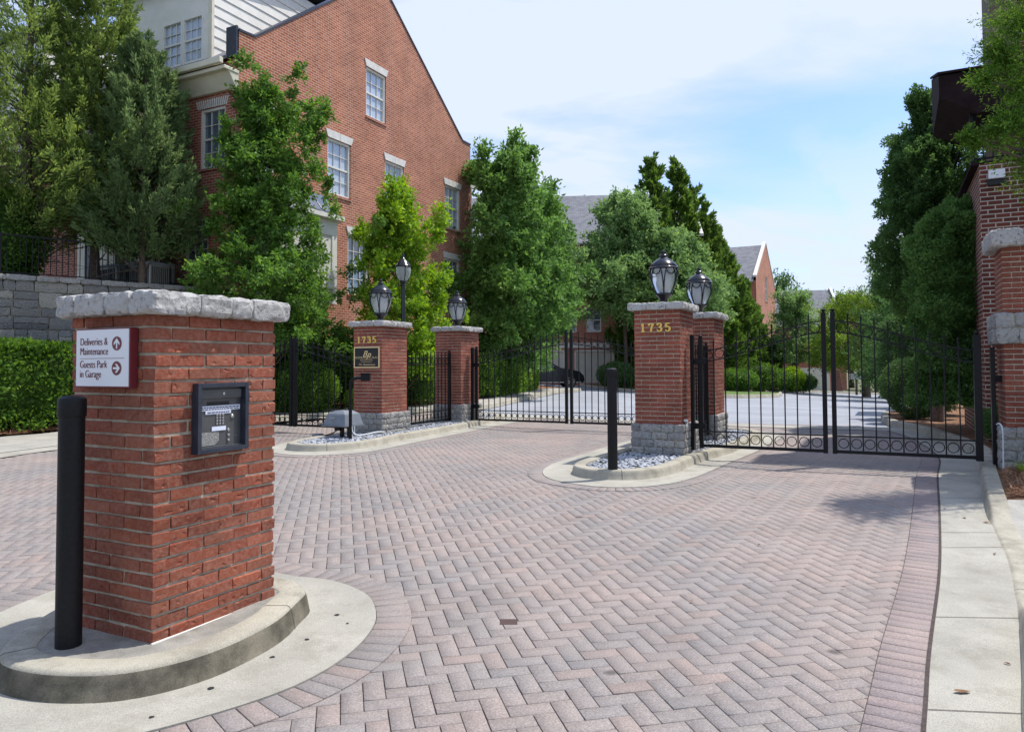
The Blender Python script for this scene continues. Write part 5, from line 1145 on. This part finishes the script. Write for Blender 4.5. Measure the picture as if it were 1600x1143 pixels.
def window(parent, axis, at_, u0, u1, z0, z1, cols=2, rows=4, fr=.07, dep=.07, mat=M_white, glass=None, sill=True, lintel=None, mid=True, sgn=1):
    if axis == 'x': bx = lambda mb, a, b, d0, d1, c, d: mb.box(min(at_-sgn*d1, at_-sgn*d0), max(at_-sgn*d1, at_-sgn*d0), a, b, c, d)
    else: bx = lambda mb, a, b, d0, d1, c, d: mb.box(a, b, at_+d0, at_+d1, c, d)
    mb = MB(); e = dep
    bx(mb, u0, u0+fr, e-.03, e+.06, z0, z1); bx(mb, u1-fr, u1, e-.03, e+.06, z0, z1); bx(mb, u0+fr, u1-fr, e-.03, e+.06, z1-fr, z1); bx(mb, u0+fr, u1-fr, e-.03, e+.06, z0, z0+fr*.8)
    w_ = mb.build('window', mat, parent)
    mb = MB(); zm = (z0+z1)/2
    if mid: bx(mb, u0+fr, u1-fr, e-.005, e+.05, zm-.025, zm+.025)
    for i in range(1, cols+1): u = u0+fr+(u1-u0-2*fr)*i/(cols+1); bx(mb, u-.008, u+.008, e+.012, e+.04, z0+fr*.8, z1-fr)
    for i in range(1, rows): z = z0+fr+(z1-z0-2*fr)*i/rows; bx(mb, u0+fr, u1-fr, e+.013, e+.041, z-.008, z+.008) if not (mid and i == rows/2) else None
    mb.build('sash', mat, w_)
    mb = MB(); bx(mb, u0+fr, u1-fr, e+.05, e+.055, z0+fr*.8, z1-fr); mb.build('pane', glass or M_pane, w_)
    if sill: mb = MB(); bx(mb, u0-.03, u1+.03, -.04, .10, z0-.07, z0-.003); mb.build('sill', sill if not isinstance(sill, bool) else (M_bwx if axis == 'x' else M_bwy), w_)
    if lintel:
        mb = MB(); f = .10; h = .24; d0 = -.03
        if axis == 'x': q = lambda u, z, d: (at_-sgn*d, u, z)
        else: q = lambda u, z, d: (u, at_+d, z)
        for a, b, c, dd in ((u0-.01, (u0+u1)/2-.006, u0-f, (u0+u1)/2-.006), ((u0+u1)/2+.006, u1+.01, (u0+u1)/2+.006, u1+f)):
            vs = [q(a, z1, d0), q(b, z1, d0), q(dd, z1+h, d0), q(c, z1+h, d0), q(a, z1, .02), q(b, z1, .02), q(dd, z1+h, .02), q(c, z1+h, .02)]
            mb.add(vs, [(0, 1, 2, 3), (4, 7, 6, 5), (0, 4, 5, 1), (1, 5, 6, 2), (2, 6, 7, 3), (3, 7, 4, 0)])
        mb.build('lintel', M_lint, w_)
    return w_
B = thing('brick_house', 'large red brick house with a steep gable and white dormers on the left', 'house', tuple(B1C), RZ)
W0 = 12.32
holes = [(.25, 1.35, 7.0, 8.7), (3.53, 4.63, 6.95, 8.7), (6.47, 7.57, 6.95, 8.7), (10.32, 11.48, 7.0, 8.7), (5.42, 6.51, 9.93, 11.6), (4.50, 5.58, 3.9, 5.83), (10.26, 11.45, 3.9, 5.8), (10.1, 11.3, 1.2, 2.95)]
gable = [(0, 0), (W0, 0), (W0, 10.75), (11.7, 10.75), (6.15, 14.9), (.56, 10.62), (0, 10.58)]
wall(B, gable, holes, 'x', 0, M_bwx, .13)
for h in holes: window(B, 'x', 0, *h, glass=M_blind if h[2] > 6 else M_pane, lintel=True)
lh = [(-1.45, -.48, 7.0, 8.66), (-2.05, -1.1, 4.5, 5.68), (-4.6, -3.6, 4.6, 5.7), (-7.2, -6.2, 7.0, 8.66), (-10.5, -9.5, 7.0, 8.66)]
wall(B, [(-16, 0), (0, 0), (0, 9.85), (-16, 9.85)], lh, 'y', 0, M_bwy, .13)
for h in lh: window(B, 'y', 0, *h, glass=M_pane)
for h in lh[:1]+lh[3:]:
    mb = MB(); n = 15; a, b = h[0]-.08, h[1]+.08
    for i in range(n):
        u = a+(b-a)*i/n; lean = (i+.5-n/2)*.012; mb.add([(u, -.012, h[3]+.01), (u+(b-a)/n*.72, -.012, h[3]+.01), (u+(b-a)/n*.72+lean, -.012, h[3]+.25), (u+lean, -.012, h[3]+.25)], [(0, 1, 2, 3)])
    mb.build('brick_arch', M_lint, B)
mb = MB(); mb.add([(-.35, W0, 0), (-16, W0, 0), (-16, W0, 10), (-.35, W0, 10)], [(0, 1, 2, 3)]); mb.add([(0, W0, 0), (-.35, W0, 0), (-.35, W0, 10.75), (0, W0, 10.75)], [(0, 1, 2, 3)])
mb.add([(-.35, y, z) for y, z in gable], [tuple(range(len(gable)))]); mb.build('wall', M_bwx, B)
mb = MB()        # coping over the gable parapet
g2 = gable[2:]
for (a, b) in zip(g2, g2[1:]):
    mb.add([(.03, a[0], a[1]), (.03, b[0], b[1]), (-.38, b[0], b[1]), (-.38, a[0], a[1]), (.03, a[0], a[1]+.06), (.03, b[0], b[1]+.06), (-.38, b[0], b[1]+.06), (-.38, a[0], a[1]+.06)], [(0, 1, 2, 3), (4, 5, 6, 7), (0, 1, 5, 4), (2, 3, 7, 6), (1, 2, 6, 5), (3, 0, 4, 7)])
mb.box(-.40, -.02, -.07, -.004, 9.9, 10.72)
mb.build('coping', M_kf, B)
mb = MB(); sl = .72     # roof planes
def rz(y): return 9.95+sl*y if y < 6.15 else 9.95+sl*(12.3-y)
for (a, b) in ((-.55, 6.15), (6.15, 12.85)):
    mb.add([(-.36, a, rz(a)), (-.36, b, rz(b)), (-16.3, b, rz(b)), (-16.3, a, rz(a)), (-.36, a, rz(a)+.08), (-.36, b, rz(b)+.08), (-16.3, b, rz(b)+.08), (-16.3, a, rz(a)+.08)], [(0, 1, 2, 3), (4, 5, 6, 7), (0, 1, 5, 4), (2, 3, 7, 6), (1, 2, 6, 5), (3, 0, 4, 7)])
mb.build('roof', M_shing, B)
mb = MB(); mb.box(-16.3, -.02, -.62, -.50, 9.52, 9.68); mb.box(-16.3, .02, -.50, -.003, 9.40, 9.50); mb.add([(-16.2, -.34, 9.40), (0, -.34, 9.40), (0, -.10, 9.02), (-16.2, -.10, 9.02), (-16.2, -.003, 9.40), (0, -.003, 9.40), (0, -.003, 9.02), (-16.2, -.003, 9.02)], [(0, 1, 2, 3), (1, 5, 6, 2), (3, 2, 6, 7), (0, 3, 7, 4)])
mb.build('cornice', M_cream, B, bevel=.02)
mb = MB(); mb.box(-.12, .0, W0+.01, W0+.55, 9.0, 9.7); mb.tube([(-.05, W0+.12, 0), (-.05, W0+.12, 9.2)], .05, 8); mb.build('downspout', M_white, B)
# dormers
def dormer(x0, x1, wins):
    fz0, fz1, y0 = 10.02, 12.7, .35
    wall(B, [(x0, fz0), (x1, fz0), (x1, fz1), (x0, fz1)], wins, 'y', y0, M_white, .06, 'dormer_front')
    for h in wins: window(B, 'y', y0, *h, cols=2, rows=4, fr=.06, dep=.02, glass=M_blind, sill=M_white)
    yb = 5.2; mb = MB(); n = 12
    for i in range(n):       # lapped boards on both cheeks
        za, zb = fz0+(fz1+.9-fz0)*i/n, fz0+(fz1+.9-fz0)*(i+1)/n
        ya = max(y0, (za-9.95)/sl-.05); 
        for sx, xx in ((1, x1), (-1, x0)): mb.add([(xx+sx*.03, y0, za), (xx+sx*.03, yb, za), (xx+sx*.004, yb, zb), (xx+sx*.004, y0, zb), (xx, y0, za), (xx, yb, za)], [(0, 1, 2, 3), (0, 1, 5, 4)])
    mb.build('cheek', M_white, B)
    mb = MB(); mb.box(x1-.10, x1+.045, y0-.03, y0+.06, fz0, fz1); mb.box(x0-.045, x0+.10, y0-.03, y0+.06, fz0, fz1); mb.box(x0-.04, x1+.04, y0-.035, y0, fz0-.02, fz0+.12)
    mb.build('corner_board', M_cream, B, bevel=.004)
    mb = MB(); mb.add([(x0-.25, y0-.3, fz1-.02), (x1+.25, y0-.3, fz1-.02), (x1+.25, 6.0, fz1+1.6), (x0-.25, 6.0, fz1+1.6), (x0-.25, y0-.3, fz1+.12), (x1+.25, y0-.3, fz1+.12), (x1+.25, 6.0, fz1+1.74), (x0-.25, 6.0, fz1+1.74)], [(0, 1, 2, 3), (4, 5, 6, 7), (0, 1, 5, 4), (2, 3, 7, 6), (1, 2, 6, 5), (3, 0, 4, 7)])
    mb.build('dormer_roof', M_shing, B)
dormer(-5.3, -1.45, [(-2.62, -1.78, 10.28, 11.62), (-3.48, -2.64, 10.28, 11.62), (-4.9, -4.0, 10.28, 11.62)])
dormer(-12.6, -9.2, [(-10.6, -9.7, 10.5, 11.95), (-12.2, -11.3, 10.5, 11.95)])
# bay window with swept metal roof
bay = MB(); y0, y1, z0, z1 = .95, 3.25, 3.45, 5.95
bay.add([(0, y0-.35, z0), (.62, y0, z0), (.62, y1, z0), (0, y1+.35, z0), (0, y0-.35, z1), (.62, y0, z1), (.62, y1, z1), (0, y1+.35, z1)], [(0, 3, 2, 1), (4, 5, 6, 7), (0, 1, 5, 4), (1, 2, 6, 5), (2, 3, 7, 6)])
bay.build('bay', M_white, B)
for (a, b) in ((1.12, 2.02), (2.18, 3.08)): window(B, 'x', .69, a, b, 3.95, 5.55, 2, 4, .08, .07, glass=M_blind, sill=M_white)
mb = MB()
prof = [(.80, 0), (.60, .07), (.42, .2), (.24, .42), (.10, .72)]
rows = [[(0, y0-.35-p*.25-.02, z1+.12+h), (p, y0-.1*p-.05, z1+.12+h), (p, y1+.1*p+.05, z1+.12+h), (0, y1+.35+p*.25+.02, z1+.12+h)] for p, h in prof]
vs = [v for r_ in rows for v in r_]; mb.add(vs, [(i*4+k, i*4+k+1, i*4+5+k, i*4+4+k) for i in range(4) for k in range(3)]+[(16, 17, 18, 19)])
mb.build('bay_roof', flat('bay_metal', (.16, .19, .25), .3, .6), B)
mb = MB(); mb.add([(0, y0-.58, z1), (.80, y0-.14, z1), (.80, y1+.14, z1), (0, y1+.58, z1), (0, y0-.58, z1+.13), (.80, y0-.14, z1+.13), (.80, y1+.14, z1+.13), (0, y1+.58, z1+.13)], [(0, 3, 2, 1), (4, 5, 6, 7), (0, 1, 5, 4), (1, 2, 6, 5), (2, 3, 7, 6)]); mb.build('bay_cornice', M_white, B)
mb = MB()
for k in range(6):
    y = y0+(y1-y0)*k/5; mb.tube([(p, y, z1+.135+h) for p, h in prof], .012, 5)
mb.build('bay_seam', M_kf, B)
# terrace door with white surround
mb = MB(); mb.box(-6.6, -5.2, -.12, -.004, 3.55, 5.9); mb.build('door_surround', M_cream, B); MB().box(-6.2, -5.6, -.15, -.12, 3.55, 5.6).build('door', M_kf, B)
mb = MB(); mb.box(-3.1, -2.75, -.25, -.004, 3.55, 6.1); mb.box(-4.9, -4.65, -.25, -.004, 3.55, 6.1); mb.build('pilaster', M_cream, B)

# --- town houses with garages, straight ahead behind the trees
def gabled(name, label, loc, rot, W_, D_, eave, ridge, mats, wins=(), sidew=(), over=.3, par=True):
    """ridge along local x; gables at local x=0 (facing +x) and x=-W_; front at local y=0"""
    b = thing(name, label, 'house', loc, rot)
    gab = [(0, -1), (D_, -1), (D_, eave+.3), (D_/2, ridge+.3), (0, eave+.3)]
    wall(b, gab, list(wins), 'x', 0, mats[0], .12); wall(b, [(-y, z) if False else (y, z) for y, z in gab], [], 'x', -W_, mats[0], .12, sgn=-1)
    wall(b, [(-W_, -1), (0, -1), (0, eave), (-W_, eave)], list(sidew), 'y', 0, mats[1], .12)
    MB().add([(-W_, D_, -1), (0, D_, -1), (0, D_, eave), (-W_, D_, eave)], [(0, 1, 2, 3)]).build('wall', mats[1], b)
    mb = MB()
    for y0_, y1_, z0_, z1_ in ((-over, D_/2, eave-over*(ridge-eave)/(D_/2), ridge), (D_+over, D_/2, eave-over*(ridge-eave)/(D_/2), ridge)):
        mb.add([(-.2, y0_, z0_), (-.2, y1_, z1_), (-W_+.2, y1_, z1_), (-W_+.2, y0_, z0_), (-.2, y0_, z0_+.12), (-.2, y1_, z1_+.12), (-W_+.2, y1_, z1_+.12), (-W_+.2, y0_, z0_+.12)], [(0, 1, 2, 3), (4, 5, 6, 7), (0, 1, 5, 4), (2, 3, 7, 6), (1, 2, 6, 5), (3, 0, 4, 7)])
    mb.build('roof', M_shing, b)
    for X in (0, -W_+.25):
        mb = MB()
        for a, c in ((gab[2], gab[3]), (gab[3], gab[4])):
            mb.add([(X+.04, a[0], a[1]-.02), (X+.04, c[0], c[1]-.02), (X-.25, c[0], c[1]-.02), (X-.25, a[0], a[1]-.02), (X+.04, a[0], a[1]+.14), (X+.04, c[0], c[1]+.14), (X-.25, c[0], c[1]+.14), (X-.25, a[0], a[1]+.14)], [(0, 1, 2, 3), (4, 5, 6, 7), (0, 1, 5, 4), (2, 3, 7, 6), (1, 2, 6, 5), (3, 0, 4, 7)])
        mb.build('coping', M_lint, b)
    for h in wins: window(b, 'x', 0, *h, cols=1, rows=4, glass=M_pane)
    for h in sidew:
        if h[3]-h[2] < 2.0 or h[1]-h[0] < 1.6: window(b, 'y', 0, *h, cols=1, rows=4, glass=M_pane)
    return b
gd = [(-11.55, -8.95, 0, 2.15), (-8.35, -5.75, 0, 2.15), (-4.6, -3.3, 0, 2.2)]
up_w = [(x, x+1.0, z, z+1.6) for x in (-11.0, -9.2, -7.6, -5.6, -3.4, -1.6) for z in (3.3, 6.2)]
b = gabled('town_house', 'brick town house with a slate roof and white garage doors behind the trees', (12.4, 47.6, .42), radians(-4), 24, 11, 9.2, 13.4, (M_farbx, M_farby), sidew=gd+up_w)
for (a, c, z0, z1) in gd[:2]:
    mb = MB(); mb.box(a+.1, c-.1, .07, .10, 0, z1-.1); dr = mb.build('garage_door', M_door, b)
    mb = MB()
    for i in range(3):
        for j in range(3): x0 = a+.18+(c-a-.36)*i/3; mb.box(x0+.04, x0+(c-a-.36)/3-.04, .055, .072, .08+j*.66, .08+j*.66+.56)
    mb.build('door_panel', M_door, dr)
    mb = MB(); mb.box(a-.0, a+.1, -.02, .1, 0, z1); mb.box(c-.1, c, -.02, .1, 0, z1); mb.box(a, c, -.02, .1, z1-.1, z1); mb.build('door_frame', M_white, dr)
MB().box(-11.8, -5.5, -.06, .02, 2.28, 2.62).build('band', M_white, b)
# hedge-hidden second row roof to the left and distant houses
gabled('town_house', 'distant brick town house whose gable rises over the row of arborvitae', (at(1183, 60), 60, -1.2), RZ, 22, 11.5, 9.6, 13.2, (M_farbx, M_farby), wins=[(5.2, 6.3, 8.3, 10.5), (2.0, 3.2, 4.6, 7.0), (8.2, 9.4, 4.6, 6.6), (2.0, 3.2, 1.2, 3.4)])
gabled('town_house', 'farthest slate-roofed house between the distant gable and the maple', (at(1322, 84), 84, -2.2), radians(-8), 16, 11, 8.2, 12.6, (M_farbx, M_farby))
t = thing('chimney_house_trim', 'pale trim strip', 'trim') if False else None
# far garage, steps, sign board
gx, gy = at(1277, 60), 60.; gg = G(gx, gy)
t = thing('garage_block', 'small far garage with a pale door beside the steps', 'garage', (gx, gy, gg), radians(-20))
mb = MB(); mb.box(-2.2, 1.2, .1, 4, -1, 2.5); mb.build('wall', M_farby, t); MB().box(-1.3, .9, .03, .098, 0, 1.95).build('garage_door', M_door, t); MB().box(-2.3, 1.3, .0, 4.1, 2.5, 2.65).build('roof', M_shing, t)
sx, sy = at(1305, 60), 60.
t = thing('garden_steps', 'dark red garden steps climbing away with a handrail beyond the gate', 'steps', (sx, sy, G(sx, sy)), radians(-20))
mb = MB()
for i in range(11): mb.box(-.5, .5, i*.3, (i+1)*.3 if i < 10 else 4.2, -.2 if i == 0 else i*.16-.1, (i+1)*.16)
mb.build('flight', noise_mat('dark_red_step', (.10, .04, .035), (.16, .07, .055), 6, .9, .2), t)
mb = MB()
for i in range(11): mb.box(-.52, .52, i*.3-.03, i*.3+.06, (i+1)*.16+.002, (i+1)*.16+.03)
mb.build('nosing', M_kerb, t)
mb = MB(); mb.tube([(-.55, 0, .9), (-.55, 3.2, 2.65)], .03, 6); mb.tube([(-.55, 0, 0), (-.55, 0, .9)], .03, 6); mb.tube([(-.55, 3.2, 1.6), (-.55, 3.2, 2.65)], .03, 6); mb.build('handrail', M_pole, t)
bx_, by_ = at(1337, 50), 50.
t = thing('notice_board', 'small white notice board on a wooden post by the far kerb', 'sign', (bx_, by_, G(bx_, by_)+.1), radians(-20))
MB().box(-.07, .07, -.05, .05, 0, 1.3).build('post', M_wood, t); MB().box(-.36, .36, -.09, -.05, 1.05, 1.45).build('board', M_signw, t, bevel=.01)
text('lettering', 'PRIVATE', .12, (0, -.094, 1.28), RX, M_kf, t, 1, .001, 'CENTER') if False else None

# --- car behind the hedge
cxr = at(846, 40.5); t = thing('parked_car', 'black car parked half hidden behind the clipped hedge', 'car', (cxr, 40.3, G(1.5, 40)+.0), radians(4))
# local +x = nose; body side profile
side = [(-2.35, .35), (-2.38, .75), (-2.3, 1.0), (-2.0, 1.12), (-1.55, 1.45), (-.9, 1.56), (-.1, 1.55), (.35, 1.40), (.95, 1.08), (1.5, 1.00), (1.95, .88), (2.15, .68), (2.2, .42), (2.1, .28), (-2.2, .25)]
n = len(side); mb = MB(); secs = [(-.86, .93), (-.90, 1), (0, 1.02), (.90, 1), (.86, .93)]
def cy(y, s, z): return y*(1-.16*max(0, z-.95)/.6)
for y, s in secs: mb.v += [(x*(.985 if abs(y) < .88 else 1) if True else x, cy(y, s, z), z if z < .9 else .9+(z-.9)*s) for x, z in side]
for i in range(len(secs)-1):
    for k in range(n): mb.f.append((i*n+k, i*n+(k+1) % n, (i+1)*n+(k+1) % n, (i+1)*n+k)); mb.mi.append(0)
mb.f += [tuple(range(n)), tuple(range(4*n, 5*n))]; mb.mi += [0, 0]
mb.build('body', M_car, t, smooth=35)
for sgn_ in (-1, 1):
    MB().add([(x, sgn_*(cy(.885, 1, z)+.012), z) for x, z in ((-1.75, 1.08), (.78, 1.08), (.28, 1.36), (-.15, 1.47), (-.9, 1.48), (-1.4, 1.38))], [(0, 1, 2, 3, 4, 5)]).build('side_window', M_pane, t)
    for X in (-1.45, 1.42):
        mb = MB(); k = 18
        for yy_, R_ in ((.72, .33), (.93, .33)): mb.v += [(X+R_*cos(2*pi*i/k), sgn_*yy_, .33+R_*sin(2*pi*i/k)) for i in range(k)]
        mb.f = [(i, (i+1) % k, k+(i+1) % k, k+i) for i in range(k)]+[tuple(range(k)), tuple(range(k, 2*k))]; mb.mi = [0]*len(mb.f); wh = mb.build('wheel', M_tyre, t)
        mb = MB()
        for s in range(5): a = s*2*pi/5; mb.add([(X+.04*cos(a+1.57), sgn_*.94, .33+.04*sin(a+1.57)), (X+.22*cos(a+.15), sgn_*.94, .33+.22*sin(a+.15)), (X+.22*cos(a-.15), sgn_*.94, .33+.22*sin(a-.15)), (X+.04*cos(a-1.57), sgn_*.94, .33+.04*sin(a-1.57))], [(0, 1, 2, 3)])
        mb.ringx((X, sgn_*.94, .33), .22, .015); mb.build('rim', M_plate, wh)
    MB().box(.55, .72, min(sgn_*.86, sgn_*1.02), max(sgn_*.86, sgn_*1.02), 1.05, 1.17).build('mirror', M_car, t, bevel=.03)
    MB().box(1.9, 2.12, min(sgn_*.55, sgn_*.84), max(sgn_*.55, sgn_*.84), .66, .78).build('headlight', M_chrome, t, bevel=.02)
MB().box(-2.2, 2.0, -.915, -.895, .30, .33).build('sill_trim', M_chrome, t)

# --- right-hand building with balcony and brown awnings
RB = Vector((8.05, 12.6, 0)); b = thing('brick_annex', 'dark brick building with a railed balcony at the right edge', 'building', (RB.x, RB.y, 0), RZ)
wall(b, [(0, 0), (6, 0), (6, 5.0), (0, 5.0)], [], 'y', 0, M_dkb); wall(b, [(0, 0), (4, 0), (4, 5.0), (0, 5.0)], [], 'x', 0, M_dkbx, sgn=-1)
MB().box(-.12, 6, .0, 4, 5.0, 5.05).build('balcony_floor', M_brown, b)
wall(b, [(.75, 5.04), (6, 5.04), (6, 12), (.75, 12)], [], 'y', .9, M_dkb); wall(b, [(.9, 5.04), (5, 5.04), (5, 12), (.9, 12)], [], 'x', .75, M_dkbx, sgn=-1)
MB().box(.30, .72, .80, 1.9, 5.04, 11.9).build('board_screen', M_wood, b)
mb = MB(); mb.box(-.1, 6, .04, .08, 5.85, 5.9); mb.box(-.1, 6, .05, .07, 5.1, 5.13); mb.box(-.1, -.06, .08, 3.9, 5.85, 5.9)
mb.build('rail', M_blk, b)
for i in range(17): MB().box(-.08+i*.14, -.062+i*.14, .05, .066, 5.12, 5.86).build('baluster', M_blk, b)
mb = MB(); mb.box(-.12, -.07, .03, .08, 5.05, 6.4); mb.build('balcony_post', M_blk, b)
mb = MB(); q = [(-.75, -.15, 5.95), (2.4, -.15, 5.95), (2.4, 1.6, 6.85), (-.75, 1.6, 6.85)]
q_ = [(-.55, -.15, 6.28), (1.2, -.15, 6.28), (1.2, -.15, 6.62), (-.55, -.15, 6.62)]
mb.add([(-.58, -.15, 6.22), (.0, -.15, 5.86), (1.24, -.15, 5.80), (1.24, -.15, 6.60), (-.58, -.15, 6.60), (-.58, 1.9, 6.1), (.0, 1.9, 5.8), (1.24, 1.9, 5.75), (1.24, 1.9, 7.24), (-.58, 1.9, 7.24)], [(0, 1, 2, 3, 4), (9, 8, 7, 6, 5), (0, 5, 6, 1), (1, 6, 7, 2), (2, 7, 8, 3), (3, 8, 9, 4), (4, 9, 5, 0)]); mb.add([(-.60, -.2, 6.61), (1.26, -.2, 6.61), (1.26, 1.95, 7.27), (-.60, 1.95, 7.27), (-.60, -.2, 6.65), (1.26, -.2, 6.65), (1.26, 1.95, 7.31), (-.60, 1.95, 7.31)], [(0, 1, 2, 3), (4, 5, 6, 7), (0, 1, 5, 4), (2, 3, 7, 6), (1, 2, 6, 5), (3, 0, 4, 7)])
mb.build('awning', M_brown, b)
MB().box(.12, .36, -.10, -.01, 4.72, 4.87).build('wall_light', M_signw, b, bevel=.01)
MB().box(.10, .38, -.06, -.004, 4.62, 4.72).build('light_bracket', M_dark, b)
mb = MB(); mb.add([(.78, -.10, 4.05), (1.0, -.10, 4.05), (1.35, -.10, 5.15), (1.12, -.10, 5.15), (.78, -.004, 4.05), (1.0, -.004, 4.05), (1.35, -.004, 5.15), (1.12, -.004, 5.15)], [(0, 1, 2, 3), (0, 1, 5, 4), (1, 2, 6, 5), (2, 3, 7, 6), (3, 0, 4, 7)]); mb.build('arch_stone', M_gran, b)
ax_, ay_ = at(1438, 24), 24.
t = thing('brown_awning', 'brown boxed awning with a white lower edge between the right-hand conifers', 'awning', (ax_, ay_, 3.05), RZ)
MB().box(-.42, 1.5, 0, 3.5, .14, 1.75).build('fascia', M_brown, t); MB().box(-.46, 1.5, -.05, 3.5, .06, .14).build('edge_trim', M_white, t); MB().box(.9, 1.1, 2.4, 2.6, -2.9, .06).build('post', M_brown, t)

o = MB(); x_, y_ = -.03, 4.63; o.box(x_-.055, x_+.055, y_-.05, y_+.05, G(x_, y_)-.02, G(x_, y_)+.0052); tag(o.build('drain_cap', flat('rusty_cap', (.06, .032, .028), .8), bevel=.003), 'small dark brown square drain cap set in the herringbone bricks, nearest the camera', 'drain cap')
mb = MB(); r = random.Random(4)
for (x, y) in [(-1.02, 4.6), (-1.12, 4.75), (-1.2, 4.35), (-1.32, 4.1), (-1.65, 3.42), (-.98, 4.9), (-1.5, 3.72)]:
    k = 10; rr = r.uniform(.008, .018); mb.add([(x+rr*cos(2*pi*i/k)*r.uniform(.8, 1.3), y+rr*sin(2*pi*i/k)*r.uniform(.8, 1.3), G(x, y)+.0118) for i in range(k)], [tuple(range(k))])
o = mb.build('gutter_spots', M_tyre); o['kind'] = 'structure'
# --- litter on the concrete and bricks
def litter(label, x, y, z, l, a, mat, seed):
    r = random.Random(seed); mb = MB(); c, s = cos(a), sin(a)
    pts = [(-.5, 0), (-.25, .16), (.1, .2), (.5, .05), (.2, -.14), (-.2, -.18)]
    mb.add([(x+(c*p-s*q)*l, y+(s*p+c*q)*l, z+.004+r.uniform(0, .012)) for p, q in pts]+[(x, y, z+.012)], [(i, (i+1) % 6, 6) for i in range(6)])
    return tag(mb.build('fallen_leaf', mat), label, 'leaf', 'fallen leaves on the gutter and bricks')
M_lf = noise_mat('dry_leaf', (.12, .06, .03), (.22, .12, .06), 30, .9, .2)
for i, (px, d, l, lb) in enumerate([(1490, 3.62, .09, 'curled brown leaf on the right-hand gutter near the picture foot'), (1500, 7.2, .07, 'brown leaf on the gutter by the mulch bed'), (1535, 7.0, .08, 'brown leaf against the kerb end'), (1075, 4.95, .04, 'small leaf scrap on the bricks'), (1560, 3.95, .04, 'small dark scrap on the right-hand gutter'), (1310, 5.2, .04, 'tiny leaf on the herringbone bricks'), (1470, 7.6, .05, 'leaf scrap caught in the joint beside the far gutter slab'), (1585, 4.4, .05, 'pale yellowish leaf near the right picture edge'), (1545, 6.0, .05, 'leaf fragment against the dropped kerb'), (1180, 6.3, .035, 'small twig-like leaf in mid road')]):
    X = at(px, d); litter(lb, X, d, G(X, d)+.012, l, i*1.3, M_lf, i)
